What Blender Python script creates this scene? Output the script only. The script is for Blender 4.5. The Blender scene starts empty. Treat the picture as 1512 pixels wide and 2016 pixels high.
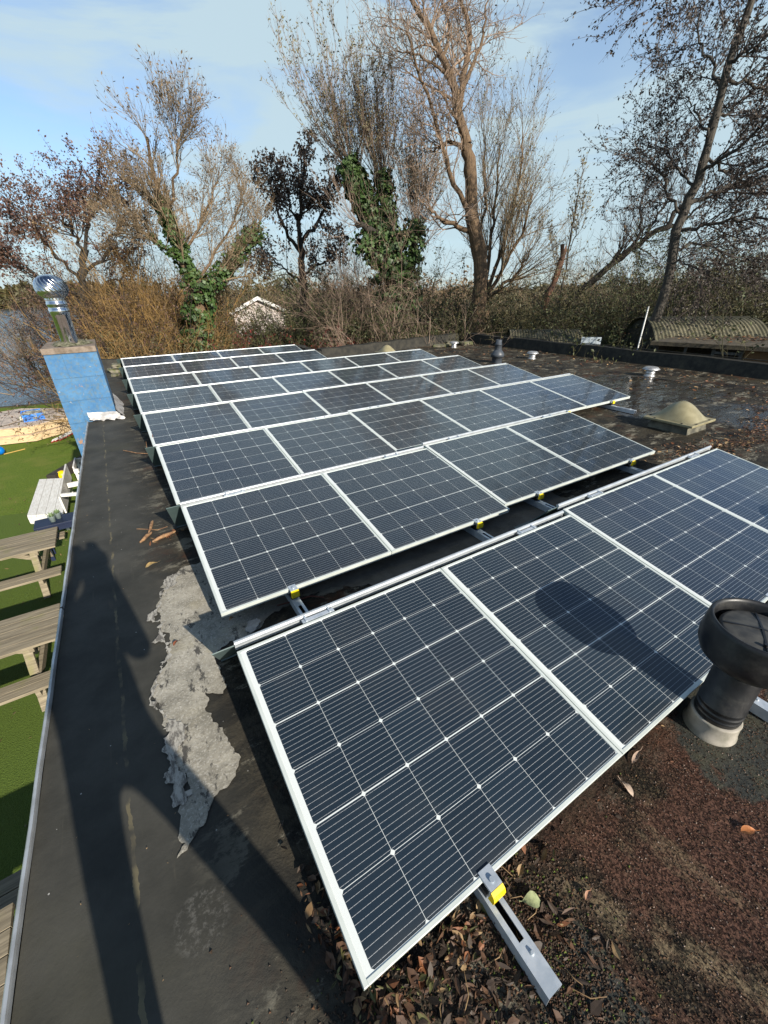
import bpy, bmesh, math, random
import numpy as np
from mathutils import Vector, Matrix
R = math.radians
rng = np.random.default_rng(11)
random.seed(7)
C = bpy.context.scene.collection
SC = bpy.context.scene

# ------------------------------------------------------------------ camera, sky, sun, exposure
cam_d = bpy.data.cameras.new('camera'); cam = bpy.data.objects.new('camera', cam_d); C.objects.link(cam)
cam_d.sensor_fit = 'VERTICAL'; cam_d.sensor_height = 36.0; cam_d.lens = 36.0 * 813.26 / 2016.0
cam_d.clip_start = 0.03; cam_d.clip_end = 3000
_r = Vector((0.8491, -0.5281, -0.0161)); _f = Vector((0.4586, 0.7524, -0.4729))
_r = (_r - _f * _r.dot(_f)).normalized(); _f.normalize(); _u = _r.cross(_f)
M4 = Matrix(((_r.x, _u.x, -_f.x, -0.1428), (_r.y, _u.y, -_f.y, -0.3217), (_r.z, _u.z, -_f.z, 1.55), (0, 0, 0, 1)))
cam.matrix_world = M4
SC.camera = cam

SUN_EL, SUN_AZ = 25.0, 172.0        # azimuth clockwise from +Y
sd = Vector((math.sin(R(SUN_AZ)) * math.cos(R(SUN_EL)), math.cos(R(SUN_AZ)) * math.cos(R(SUN_EL)), math.sin(R(SUN_EL))))
sun_d = bpy.data.lights.new('sun', 'SUN'); sun = bpy.data.objects.new('sun', sun_d); C.objects.link(sun)
sun_d.energy = 5.0; sun_d.angle = R(0.55); sun_d.color = (1.0, 0.92, 0.80)
sun.rotation_euler = sd.to_track_quat('Z', 'Y').to_euler(); sun.location = sd * 60

W = bpy.data.worlds.new('World'); SC.world = W; W.use_nodes = True
nt = W.node_tree; N = nt.nodes; L = nt.links
N.clear()
out = N.new('ShaderNodeOutputWorld'); bg = N.new('ShaderNodeBackground'); bg.inputs[1].default_value = 0.07
sky = N.new('ShaderNodeTexSky'); sky.sky_type = 'NISHITA'; sky.sun_disc = False
sky.sun_elevation = R(SUN_EL); sky.sun_rotation = R(SUN_AZ); sky.altitude = 0; sky.air_density = 1.0; sky.dust_density = 0.6; sky.ozone_density = 1.6
tc = N.new('ShaderNodeTexCoord')
def wmap(scale, rot, loc=(0, 0, 0)):
    m = N.new('ShaderNodeMapping'); L.new(tc.outputs['Generated'], m.inputs[0])
    m.inputs['Scale'].default_value = scale; m.inputs['Rotation'].default_value = rot; m.inputs['Location'].default_value = loc
    return m
def wnoise(m, sc, det, rough=0.55, dist=0.0):
    n = N.new('ShaderNodeTexNoise'); n.inputs['Scale'].default_value = sc; n.inputs['Detail'].default_value = det
    n.inputs['Roughness'].default_value = rough; n.inputs['Distortion'].default_value = dist; L.new(m.outputs[0], n.inputs[0]); return n
def wramp(src, a, b, lo=0.0, hi=1.0):
    n = N.new('ShaderNodeMapRange'); n.interpolation_type = 'SMOOTHSTEP'
    n.inputs[1].default_value = a; n.inputs[2].default_value = b; n.inputs[3].default_value = lo; n.inputs[4].default_value = hi
    L.new(src, n.inputs[0]); return n
# thin cirrus: long streaks over broad soft sheets, in the sky's own directions
m1 = wmap((1.0, 1.6, 5.0), (0.16, 0.05, 0.5)); n1 = wnoise(m1, 1.5, 6, 0.55, 0.5)
m2 = wmap((0.8, 1.2, 2.6), (0.1, -0.1, 0.9), (3, 1, 0)); n2 = wnoise(m2, 1.3, 4, 0.5, 0.3)
a1 = wramp(n1.outputs[0], 0.41, 0.62); a2 = wramp(n2.outputs[0], 0.40, 0.60)
mu = N.new('ShaderNodeMath'); mu.operation = 'MULTIPLY_ADD'; L.new(a1.outputs[0], mu.inputs[0]); mu.inputs[1].default_value = 0.85
sx = N.new('ShaderNodeMath'); sx.operation = 'MULTIPLY'; L.new(a2.outputs[0], sx.inputs[0]); sx.inputs[1].default_value = 0.46
L.new(sx.outputs[0], mu.inputs[2])
sep = N.new('ShaderNodeSeparateXYZ'); L.new(tc.outputs['Generated'], sep.inputs[0])
def wmath(op, a, b, clamp=False):
    n = N.new('ShaderNodeMath'); n.operation = op; n.use_clamp = clamp
    for i, v in enumerate((a, b)):
        if isinstance(v, (int, float)): n.inputs[i].default_value = v
        else: L.new(v, n.inputs[i])
    return n.outputs[0]
# thin bright cloud and haze lie low in the north; overhead and to the south it is dimmed to cut fill light
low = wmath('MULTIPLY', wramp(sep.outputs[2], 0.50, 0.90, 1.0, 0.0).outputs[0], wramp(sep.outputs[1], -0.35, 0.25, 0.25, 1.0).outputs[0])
hz = wramp(sep.outputs[2], -0.02, 0.40, 0.6, 0.0)
cl = wmath('ADD', mu.outputs[0], hz.outputs[0], True)
cl = wmath('MULTIPLY', wmath('MULTIPLY', cl, 0.92), low)
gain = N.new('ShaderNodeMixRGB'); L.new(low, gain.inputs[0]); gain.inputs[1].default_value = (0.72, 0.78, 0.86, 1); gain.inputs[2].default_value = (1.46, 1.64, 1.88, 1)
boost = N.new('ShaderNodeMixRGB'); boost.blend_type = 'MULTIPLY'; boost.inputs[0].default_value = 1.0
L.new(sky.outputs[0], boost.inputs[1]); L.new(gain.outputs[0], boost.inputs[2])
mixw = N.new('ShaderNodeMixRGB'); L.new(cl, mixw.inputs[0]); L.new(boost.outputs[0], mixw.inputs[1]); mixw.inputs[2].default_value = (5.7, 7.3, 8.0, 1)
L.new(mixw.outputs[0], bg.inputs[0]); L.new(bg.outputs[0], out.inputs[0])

SC.view_settings.view_transform = 'Standard'; SC.view_settings.look = 'None'
SC.view_settings.gamma = 1.0; SC.view_settings.exposure = 0.52
SC.view_settings.use_curve_mapping = False
SC.render.engine = 'CYCLES'
SC.cycles.max_bounces = 6; SC.cycles.transparent_max_bounces = 8

# ------------------------------------------------------------------ helpers
def tag(o, label=None, cat=None, group=None, kind=None):
    if label: o['label'] = label
    if cat: o['category'] = cat
    if group: o['group'] = group
    if kind: o['kind'] = kind
    return o
def thing(name, label, cat, loc=(0, 0, 0), rot=(0, 0, 0), group=None):
    o = bpy.data.objects.new(name, None); C.objects.link(o); o.location = loc; o.rotation_euler = rot
    o.empty_display_size = 0.1
    return tag(o, label, cat, group)
def dup(root, loc, rot=None, label=None, group=None):
    r = root.copy(); C.objects.link(r); r.location = loc
    if rot is not None: r.rotation_euler = rot
    if label: r['label'] = label
    if group: r['group'] = group
    for ch in list(root.children):
        c = ch.copy(); C.objects.link(c); c.parent = r
        for g in list(ch.children):
            d = g.copy(); C.objects.link(d); d.parent = c
    return r

class MB:
    """collects shapes, builds ONE mesh object"""
    def __init__(s): s.v = []; s.f = []; s.sm = []; s.mi = []
    def add(s, vs, fs, smooth=False, mi=0):
        b = len(s.v); s.v += [tuple(map(float, v)) for v in vs]
        for q in fs: s.f.append(tuple(i + b for i in q)); s.sm.append(smooth); s.mi.append(mi)
        return s
    def box(s, x0, x1, y0, y1, z0, z1, mi=0, M=None):
        vs = [(x, y, z) for z in (z0, z1) for y in (y0, y1) for x in (x0, x1)]
        if M is not None: vs = [tuple(M @ Vector(v)) for v in vs]
        return s.add(vs, [(0, 2, 3, 1), (4, 5, 7, 6), (0, 1, 5, 4), (2, 6, 7, 3), (0, 4, 6, 2), (1, 3, 7, 5)], mi=mi)
    def beam(s, a, b, w, h, up=(0, 0, 1), mi=0):
        a = Vector(a); b = Vector(b); d = (b - a).normalized(); u = Vector(up)
        if abs(d.dot(u)) > 0.98: u = Vector((1, 0, 0))
        r = d.cross(u).normalized(); u = r.cross(d)
        vs = []
        for p in (a, b):
            for (i, j) in ((-1, -1), (1, -1), (1, 1), (-1, 1)): vs.append(p + r * (i * w / 2) + u * (j * h / 2))
        return s.add(vs, [(0, 3, 2, 1), (4, 5, 6, 7), (0, 1, 5, 4), (1, 2, 6, 5), (2, 3, 7, 6), (3, 0, 4, 7)], mi=mi)
    def tube(s, pts, rad, n=8, cap=True, mi=0):
        pts = [Vector(p) for p in pts]
        if not hasattr(rad, '__len__'): rad = [rad] * len(pts)
        vs = []; fs = []
        for i, p in enumerate(pts):
            d = (pts[min(i + 1, len(pts) - 1)] - pts[max(i - 1, 0)]).normalized()
            a = Vector((0, 0, 1)) if abs(d.z) < 0.9 else Vector((1, 0, 0))
            r = d.cross(a).normalized(); u = r.cross(d)
            for k in range(n):
                t = 2 * math.pi * k / n; vs.append(p + (r * math.cos(t) + u * math.sin(t)) * rad[i])
        for i in range(len(pts) - 1):
            for k in range(n):
                k2 = (k + 1) % n; fs.append((i * n + k, (i + 1) * n + k, (i + 1) * n + k2, i * n + k2))
        s.add(vs, fs, True, mi)
        if cap:
            m = len(pts) - 1
            s.add([vs[k] for k in range(n)], [tuple(range(n))], False, mi)
            s.add([vs[m * n + k] for k in range(n)], [tuple(reversed(range(n)))], False, mi)
        return s
    def lathe(s, prof, n=32, c=(0, 0, 0), smooth=True, mi=0, fn=None):
        vs = []; fs = []
        for (r, z) in prof:
            for k in range(n):
                t = 2 * math.pi * k / n; rr = r * (fn(t, z) if fn else 1.0)
                vs.append((c[0] + rr * math.cos(t), c[1] + rr * math.sin(t), c[2] + z))
        for i in range(len(prof) - 1):
            for k in range(n):
                k2 = (k + 1) % n; fs.append((i * n + k, i * n + k2, (i + 1) * n + k2, (i + 1) * n + k))
        return s.add(vs, fs, smooth, mi)
    def prism(s, poly, z0, z1, mi=0):
        n = len(poly); vs = [(x, y, z0) for x, y in poly] + [(x, y, z1) for x, y in poly]
        return s.add(vs, [tuple(range(n - 1, -1, -1)), tuple(range(n, 2 * n))] + [(i, (i + 1) % n, n + (i + 1) % n, n + i) for i in range(n)], mi=mi)
    def build(s, name, m, parent=None, bevel=0.0, loc=None):
        me = bpy.data.meshes.new(name); me.from_pydata(s.v, [], s.f); me.update()
        me.polygons.foreach_set('use_smooth', s.sm)
        ms = m if isinstance(m, (list, tuple)) else [m]
        for x in ms: me.materials.append(x)
        if len(ms) > 1: me.polygons.foreach_set('material_index', s.mi)
        o = bpy.data.objects.new(name, me); C.objects.link(o)
        if parent is not None: o.parent = parent
        if loc is not None: o.location = loc
        if bevel:
            b = o.modifiers.new('bevel', 'BEVEL'); b.width = bevel; b.segments = 2; b.limit_method = 'ANGLE'; b.angle_limit = R(40)
        return o

def fast_mesh(name, V, Q, m, parent=None, mi=None, smooth=True):
    """numpy vertices and quads (or tris) to one mesh object"""
    me = bpy.data.meshes.new(name); V = np.asarray(V, np.float32); Q = np.asarray(Q, np.int32)
    k = Q.shape[1]
    me.vertices.add(len(V)); me.vertices.foreach_set('co', V.ravel())
    me.loops.add(Q.size); me.loops.foreach_set('vertex_index', Q.ravel())
    me.polygons.add(len(Q)); me.polygons.foreach_set('loop_start', np.arange(0, Q.size, k, dtype=np.int32))
    me.polygons.foreach_set('use_smooth', np.full(len(Q), smooth))
    ms = m if isinstance(m, (list, tuple)) else [m]
    for x in ms: me.materials.append(x)
    if mi is not None: me.polygons.foreach_set('material_index', np.asarray(mi, np.int32))
    me.update(calc_edges=True)
    o = bpy.data.objects.new(name, me); C.objects.link(o)
    if parent is not None: o.parent = parent
    return o

# ------------------------------------------------------------------ node material helper
class NM:
    def __init__(s, name):
        s.m = bpy.data.materials.new(name); s.m.use_nodes = True; s.t = s.m.node_tree; s.N = s.t.nodes; s.L = s.t.links
        s.b = s.N['Principled BSDF']; s._tc = None
    def set(s, k, v):
        i = s.b.inputs[k]
        if hasattr(v, 'is_output') or isinstance(v, bpy.types.NodeSocket): s.L.new(v, i)
        else: i.default_value = (v + (1,)) if isinstance(v, tuple) and len(v) == 3 and k in ('Base Color', 'Specular Tint', 'Sheen Tint') else v
        return s
    def co(s, which='Object'):
        if s._tc is None: s._tc = s.N.new('ShaderNodeTexCoord')
        return s._tc.outputs[which]
    def mapp(s, scale=(1, 1, 1), loc=(0, 0, 0), rot=(0, 0, 0), src=None):
        n = s.N.new('ShaderNodeMapping'); s.L.new(src or s.co(), n.inputs[0])
        n.inputs['Scale'].default_value = scale; n.inputs['Location'].default_value = loc; n.inputs['Rotation'].default_value = rot
        return n.outputs[0]
    def noise(s, scale, detail=4, rough=0.55, src=None, dist=0.0, col=False):
        n = s.N.new('ShaderNodeTexNoise'); s.L.new(src or s.co(), n.inputs[0]); n.inputs['Scale'].default_value = scale
        n.inputs['Detail'].default_value = detail; n.inputs['Roughness'].default_value = rough; n.inputs['Distortion'].default_value = dist
        return n.outputs[1 if col else 0]
    def voro(s, scale, src=None, feat='F1', out='Distance'):
        n = s.N.new('ShaderNodeTexVoronoi'); n.feature = feat; s.L.new(src or s.co(), n.inputs[0]); n.inputs['Scale'].default_value = scale
        return n.outputs[out]
    def math(s, op, a, b=None, c=None, clamp=False):
        n = s.N.new('ShaderNodeMath'); n.operation = op; n.use_clamp = clamp
        for i, v in enumerate((a, b, c)):
            if v is None: continue
            if isinstance(v, (int, float)): n.inputs[i].default_value = v
            else: s.L.new(v, n.inputs[i])
        return n.outputs[0]
    def step(s, v, a, b, lo=0.0, hi=1.0):
        n = s.N.new('ShaderNodeMapRange'); n.interpolation_type = 'SMOOTHSTEP'; s.L.new(v, n.inputs[0])
        n.inputs[1].default_value = a; n.inputs[2].default_value = b; n.inputs[3].default_value = lo; n.inputs[4].default_value = hi
        return n.outputs[0]
    def mix(s, f, a, b, mode='MIX'):
        n = s.N.new('ShaderNodeMixRGB'); n.blend_type = mode
        for i, v in enumerate((f, a, b)):
            if isinstance(v, (int, float)): n.inputs[i].default_value = v
            elif isinstance(v, tuple): n.inputs[i].default_value = v + (1,)
            else: s.L.new(v, n.inputs[i])
        return n.outputs[0]
    def xyz(s, src=None):
        n = s.N.new('ShaderNodeSeparateXYZ'); s.L.new(src or s.co(), n.inputs[0]); return n.outputs
    def bump(s, h, strength=0.3, dist=0.01, prev=None):
        n = s.N.new('ShaderNodeBump'); n.inputs['Strength'].default_value = strength; n.inputs['Distance'].default_value = dist
        s.L.new(h, n.inputs['Height'])
        if prev is not None: s.L.new(prev, n.inputs['Normal'])
        s.L.new(n.outputs[0], s.b.inputs['Normal']); return n.outputs[0]
def simple(name, c1, c2=None, scale=8, rough=0.7, metal=0.0, bump=0.0, bscale=40, bdist=0.01, det=5, lo=0.35, hi=0.65, mapscale=None, spec=None):
    m = NM(name)
    src = m.mapp(mapscale) if mapscale else None
    if c2 is None: m.set('Base Color', c1)
    else: m.set('Base Color', m.mix(m.step(m.noise(scale, det, src=src), lo, hi), c1, c2))
    m.set('Roughness', rough); m.set('Metallic', metal)
    if spec is not None: m.set('Specular IOR Level', spec)
    if bump: m.bump(m.noise(bscale, 4, src=src), bump, bdist)
    return m.m

# ------------------------------------------------------------------ materials
MT = {}
MT['alu_white'] = simple('pale_anodised_frame', (0.72, 0.77, 0.73), (0.62, 0.67, 0.63), 6, 0.42, 0.25)
MT['galv'] = simple('galvanised_steel', (0.46, 0.52, 0.58), (0.60, 0.65, 0.70), 25, 0.38, 0.35, 0.05, 60)
MT['alu_rail'] = simple('aluminium_rail', (0.62, 0.66, 0.69), (0.50, 0.54, 0.57), 12, 0.33, 0.45)
MT['slate_sheet'] = simple('grey_green_sheet', (0.095, 0.14, 0.14), (0.075, 0.115, 0.115), 9, 0.5, 0.1)
MT['yellow'] = simple('yellow_plastic', (0.85, 0.62, 0.01), None, 8, 0.4)
_bp = NM('black_plastic'); _bp.set('Base Color', _bp.mix(_bp.math('MULTIPLY', _bp.step(_bp.noise(9, 7, .72), .48, .72), .8), (0.011, 0.012, 0.014), (0.045, 0.044, 0.04))).set('Roughness', _bp.step(_bp.noise(16, 5), .35, .7, .30, .55)); _bp.bump(_bp.noise(55, 4), .06, .004); MT['black_plastic'] = _bp.m
MT['slot_shade'] = simple('painted_slot_shade', (0.008, 0.008, 0.008), None, 8, 0.9)
MT['grey_pvc'] = simple('slate_grey_pvc', (0.05, 0.06, 0.075), (0.065, 0.075, 0.09), 10, 0.45)
MT['zinc'] = simple('weathered_zinc', (0.55, 0.56, 0.57), (0.38, 0.38, 0.38), 14, 0.4, 0.6)
MT['chrome'] = simple('polished_stainless', (0.74, 0.75, 0.77), (0.64, 0.64, 0.66), 5, 0.12, 1.0, 0.05, 14)
MT['trim_alu'] = simple('edge_trim_aluminium', (0.60, 0.62, 0.63), (0.42, 0.43, 0.43), 9, 0.45, 0.5)
MT['plinth'] = simple('lead_collar', (0.36, 0.33, 0.28), (0.20, 0.19, 0.15), 12, 0.75, 0, 0.2, 25)
MT['white_wood'] = simple('white_painted_wood', (0.80, 0.79, 0.75), (0.66, 0.64, 0.59), 7, 0.6, 0, 0.1, 30, mapscale=(6, 1, 6))
MT['navy_paint'] = simple('navy_painted_wood', (0.007, 0.014, 0.042), (0.011, 0.02, 0.055), 6, 0.5)
MT['ball_yellow'] = simple('yellow_rubber', (0.85, 0.55, 0.0), None, 8, 0.4)
MT['ball_blue'] = simple('blue_rubber', (0.0, 0.16, 0.6), None, 8, 0.4)
MT['crate_blue'] = simple('blue_crate_plastic', (0.03, 0.18, 0.62), (0.05, 0.24, 0.68), 8, 0.45)
MT['stone'] = simple('mossy_stone', (0.20, 0.18, 0.14), (0.10, 0.11, 0.045), 9, 0.9, 0, 0.5, 30)
MT['lead'] = simple('lead_flashing', (0.62, 0.61, 0.60), (0.34, 0.33, 0.32), 12, 0.55, 0.2, 0.5, 22)
MT['log'] = simple('dark_sleeper', (0.055, 0.045, 0.035), (0.03, 0.025, 0.02), 8, 0.85, 0, 0.4, 30)
MT['white_wall'] = simple('pale_render', (0.62, 0.56, 0.52), (0.54, 0.47, 0.44), 2, 0.85)
MT['white_paint'] = simple('white_paint', (0.78, 0.78, 0.76), None, 4, 0.6)
MT['roof_tile'] = simple('dark_roof_tiles', (0.05, 0.045, 0.045), (0.08, 0.07, 0.07), 3, 0.7)
MT['plywood'] = simple('weathered_plywood', (0.19, 0.10, 0.035), (0.12, 0.062, 0.022), 3, 0.8)
MT['tar'] = simple('dark_tarred_wall', (0.02, 0.019, 0.017), (0.035, 0.03, 0.025), 3, 0.8)
MT['pot_tin'] = simple('galvanised_tin', (0.45, 0.55, 0.52), (0.35, 0.45, 0.42), 10, 0.4, 0.3)
MT['pot_plant'] = simple('succulent_leaf', (0.10, 0.17, 0.06), (0.18, 0.22, 0.12), 14, 0.6)
MT['bark_piece'] = simple('dry_bark', (0.34, 0.20, 0.10), (0.16, 0.085, 0.045), 30, 0.8)
MT['jacket'] = simple('dark_jacket', (0.03, 0.035, 0.05), None, 8, 0.85)
MT['skin'] = simple('skin', (0.5, 0.31, 0.23), None, 8, 0.55)
MT['hair'] = simple('brown_hair', (0.05, 0.03, 0.02), None, 8, 0.6)

# grey weathered table boards, with grain along X of the board object
def wood(name, a, b, c):
    m = NM(name); g = m.mapp((1.2, 22, 22))
    col = m.mix(m.step(m.noise(2.2, 6, 0.65, src=g), 0.3, 0.7), a, b)
    col = m.mix(m.step(m.noise(3.0, 4), 0.52, 0.75), col, c)
    m.set('Base Color', col).set('Roughness', 0.85); m.bump(m.noise(3, 5, src=g), 0.35, 0.004); return m.m
MT['old_wood'] = wood('weathered_grey_boards', (0.33, 0.28, 0.195), (0.15, 0.125, 0.085), (0.20, 0.19, 0.08))
MT['raft_wood'] = wood('cream_raft_boards', (0.66, 0.50, 0.30), (0.52, 0.38, 0.22), (0.40, 0.30, 0.20))
MT['raft_deck'] = wood('worn_raft_deck', (0.62, 0.53, 0.45), (0.52, 0.44, 0.37), (0.42, 0.35, 0.29))

# solar glass: cells, gaps, corner diamonds and busbars in the panel's own coordinates (origin at the lower left cell corner)
CW, CH = 0.1645, 0.1680
def solar():
    m = NM('solar_cells'); x, y, z = m.xyz(); M = m.math
    u = M('DIVIDE', x, CW); v = M('DIVIDE', y, CH)
    fu = M('FRACT', u); fv = M('FRACT', v)
    du = M('MULTIPLY', M('MINIMUM', fu, M('SUBTRACT', 1.0, fu)), CW)     # metres to the nearest cell edge
    dv = M('MULTIPLY', M('MINIMUM', fv, M('SUBTRACT', 1.0, fv)), CH)
    rv = M('ROUND', v); even = M('COMPARE', M('MODULO', M('ADD', rv, 0.02), 2.0), 0.02, 0.3)
    wv = M('MULTIPLY_ADD', even, 0.0012, 0.0008)
    gap = M('MAXIMUM', M('LESS_THAN', du, 0.0006), M('LESS_THAN', dv, wv))
    dia = M('LESS_THAN', M('ADD', du, dv), 0.0085)
    inside = M('MULTIPLY', M('MULTIPLY', M('GREATER_THAN', x, 0.0), M('LESS_THAN', x, 6 * CW)), M('MULTIPLY', M('GREATER_THAN', y, 0.0), M('LESS_THAN', y, 6 * CH)))
    white = M('MAXIMUM', M('MAXIMUM', gap, dia), M('SUBTRACT', 1.0, inside))
    fb = M('FRACT', M('MULTIPLY', v, 10.0)); bus = M('LESS_THAN', M('ABSOLUTE', M('SUBTRACT', fb, 0.5)), 0.028)
    dash = M('GREATER_THAN', M('FRACT', M('MULTIPLY', u, 11.0)), 0.12)
    bus = M('MULTIPLY', bus, M('MULTIPLY_ADD', dash, 0.6, 0.4))
    # each cell its own shade
    cid = m.N.new('ShaderNodeCombineXYZ'); m.L.new(M('FLOOR', u), cid.inputs[0]); m.L.new(M('FLOOR', v), cid.inputs[1])
    oi = m.N.new('ShaderNodeObjectInfo'); m.L.new(M('MULTIPLY', oi.outputs['Random'], 37.0), cid.inputs[2])
    wn = m.N.new('ShaderNodeTexWhiteNoise'); m.L.new(cid.outputs[0], wn.inputs[0])
    cell = m.mix(wn.outputs[0], (0.010, 0.021, 0.032), (0.014, 0.028, 0.042))
    cell = m.mix(M('MULTIPLY', oi.outputs['Random'], 0.25), cell, (0.024, 0.024, 0.038))
    grime = m.step(m.noise(3.5, 6, 0.65), 0.45, 0.8); dust = M('MAXIMUM', M('MULTIPLY', grime, 0.10), M('MULTIPLY', m.step(M('ADD', y, M('MULTIPLY', m.noise(6, 5), 0.09)), 0.10, 0.02), 0.16)); cell = m.mix(dust, cell, (0.15, 0.14, 0.12))
    col = m.mix(M('MULTIPLY', bus, 0.7), cell, (0.60, 0.62, 0.63)); col = m.mix(white, col, (0.66, 0.70, 0.69))
    m.set('Base Color', col).set('Roughness', 0.42).set('Specular IOR Level', 0.25)
    m.set('Coat Weight', 1.0).set('Coat Roughness', m.math('MULTIPLY_ADD', grime, 0.14, 0.05)).set('Coat IOR', 1.47)
    return m.m
MT['solar'] = solar()

# the roof deck: one sheet, felt to the left, dirt, moss and grit to the right (world metres)
def roof_mat():
    m = NM('roof_felt_and_dirt'); x, y, z = m.xyz(); M = m.math
    wob = M('MULTIPLY_ADD', m.noise(1.6, 5), 0.5, -0.25)
    xw = M('ADD', x, wob)
    right = m.step(xw, -0.42, 0.02)
    fine = m.noise(70, 4, 0.7); mid = m.noise(9, 6, 0.65); big = m.noise(1.1, 6, 0.6, dist=0.3)
    felt = m.mix(m.step(m.noise(3.2, 7, 0.62), 0.3, 0.72), (0.041, 0.0405, 0.035), (0.074, 0.072, 0.062))
    felt = m.mix(M('MULTIPLY', m.step(m.noise(1.3, 4), 0.55, 0.75), 0.5), felt, (0.065, 0.062, 0.038))
    # long scuffs along the edge
    sc = m.noise(3.0, 6, 0.7, src=m.mapp((9, 0.5, 1))); felt = m.mix(M('MULTIPLY', m.step(sc, 0.60, 0.78), 0.45), felt, (0.11, 0.10, 0.075))
    seam = M('LESS_THAN', M('ABSOLUTE', M('ADD', M('ADD', x, 0.47), M('MULTIPLY', m.noise(4, 5, 0.7), 0.06))), 0.006)
    seam = M('MULTIPLY', seam, m.step(m.noise(6, 3, src=m.mapp((1, 1, 1), (5, 3, 0))), 0.45, 0.6))
    felt = m.mix(M('MULTIPLY', seam, 0.6), felt, (0.20, 0.17, 0.10))
    sp = m.voro(13, feat='F1'); felt = m.mix(M('LESS_THAN', sp, 0.035), felt, (0.4, 0.39, 0.36))
    st = m.noise(4.5, 8, 0.72, src=m.mapp((1.0, 1.7, 1), rot=(0, 0, 0.35)), dist=0.6)
    scf = M('MULTIPLY', M('MULTIPLY', m.step(M('SQRT', M('ADD', M('POWER', M('ADD', x, 0.345), 2.0), M('POWER', M('SUBTRACT', y, 0.37), 2.0))), 0.085, 0.06), m.step(m.noise(45, 6, .75), .48, .62)), .55)
    felt = m.mix(scf, felt, (0.16, 0.155, 0.14))
    dirt = m.mix(m.step(st, 0.44, 0.60), (0.020, 0.018, 0.015), (0.056, 0.048, 0.034))
    dirt = m.mix(m.step(big, 0.46, 0.60), dirt, m.mix(m.step(fine, 0.38, 0.60), (0.080, 0.069, 0.046), (0.026, 0.023, 0.019)))
    dirt = m.mix(M('MULTIPLY', m.step(m.noise(2.6, 9, 0.78, src=m.mapp((1, 1.9, 1), (3, 0, 0))), 0.53, 0.60), 0.85), dirt, (0.25, 0.23, 0.175))
    dirt = m.mix(M('MULTIPLY', m.step(m.noise(1.7, 7, 0.72, src=m.mapp((1, 1, 1), (8, 2, 0))), 0.54, 0.63), 0.8), dirt, (0.066, 0.032, 0.018))
    dirt = m.mix(M('MULTIPLY', m.step(m.noise(1.3, 6, 0.7, src=m.mapp((1, 1, 1), (1, 12, 0))), 0.55, 0.64), 0.85), dirt, (0.014, 0.0135, 0.013))
    base = m.mix(right, felt, dirt)
    # red brown grit before the front row
    g = M('MULTIPLY', m.step(M('ADD', y, M('MULTIPLY', wob, 0.35)), 0.10, -0.10), m.step(xw, 0.15, 0.75))
    gv = m.voro(210, out='Color'); gc = m.N.new('ShaderNodeSeparateColor'); m.L.new(gv, gc.inputs[0]); gr = gc.outputs[0]
    red = m.mix(m.step(gr, 0.25, 0.9), (0.034, 0.018, 0.013), (0.125, 0.066, 0.046))
    blk = m.mix(m.step(gr, 0.45, 1.0), (0.010, 0.009, 0.007), (0.075, 0.058, 0.036))
    grit = m.mix(m.step(M('ADD', m.noise(2.4, 8, 0.74, src=m.mapp((1, 1, 1), (2, 5, 0))), M('MULTIPLY', M('SUBTRACT', x, 0.9), 0.11)), 0.36, 0.50), blk, red)
    ln = M('ADD', M('MULTIPLY', M('SUBTRACT', x, 0.50), 0.835), M('MULTIPLY', M('ADD', y, 0.02), 0.55))      # a sandy streak running out from the front bracket
    sand = M('MULTIPLY', m.step(M('ABSOLUTE', M('ADD', ln, M('MULTIPLY', M('SUBTRACT', m.noise(7, 7, 0.7), 0.5), 0.22))), 0.055, 0.012), m.step(m.noise(9, 6, .75), .40, .58))
    sand = M('MAXIMUM', sand, M('MULTIPLY', m.step(m.noise(3.1, 8, 0.76, src=m.mapp((1.4, 0.8, 1), (7, 1, 0), (0, 0, 0.6))), 0.56, 0.66), 0.6))
    grit = m.mix(M('MULTIPLY', sand, m.step(gr, 0.1, 0.7, .35, .95)), grit, (0.20, 0.155, 0.095))
    base = m.mix(g, base, grit)
    # smooth patched felt round the tall vent and the front bracket
    def spot(cx, cy, r, soft):
        dx = M('SUBTRACT', x, cx); dy = M('SUBTRACT', y, cy)
        d = M('SQRT', M('ADD', M('MULTIPLY', dx, dx), M('MULTIPLY', dy, dy)))
        d = M('ADD', d, M('MULTIPLY', M('SUBTRACT', m.noise(6, 6, 0.65), 0.5), 0.35)); return m.step(d, r, r - soft)
    s1 = M('MAXIMUM', spot(1.56, -0.20, 0.27, 0.03), spot(0.42, -0.30, 0.14, 0.03)); s1 = M('MAXIMUM', s1, spot(1.75, -0.33, 0.2, 0.03))
    base = m.mix(s1, base, m.mix(m.step(mid, 0.4, 0.7), (0.045, 0.047, 0.042), (0.075, 0.072, 0.050)))
    # standing water
    pz = M('MAXIMUM', spot(7.45, 3.55, 1.25, 0.25), spot(6.1, 2.75, 0.65, 0.2)); pz = M('MAXIMUM', pz, M('MULTIPLY', spot(6.9, 1.6, 0.9, 0.3), 0.7))
    wet = M('MULTIPLY', pz, m.step(m.noise(1.0, 7, 0.70, src=m.mapp((2.2, 6.5, 1), (2, 9, 0), (0, 0, -0.4))), 0.43, 0.48))
    base = m.mix(M('MULTIPLY', pz, 0.6), base, (0.022, 0.021, 0.020))
    m.set('Base Color', base).set('Specular IOR Level', m.math('MULTIPLY_ADD', wet, 0.85, 0.12))
    rg = M('MULTIPLY_ADD', fine, 0.25, 0.5); rg = M('SUBTRACT', rg, M('MULTIPLY', g, M('MULTIPLY', m.step(gc.outputs[1], .55, .9), .38))); rg = M('MULTIPLY', rg, M('MULTIPLY_ADD', wet, -0.97, 1.0)); m.set('Roughness', rg)
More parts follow.
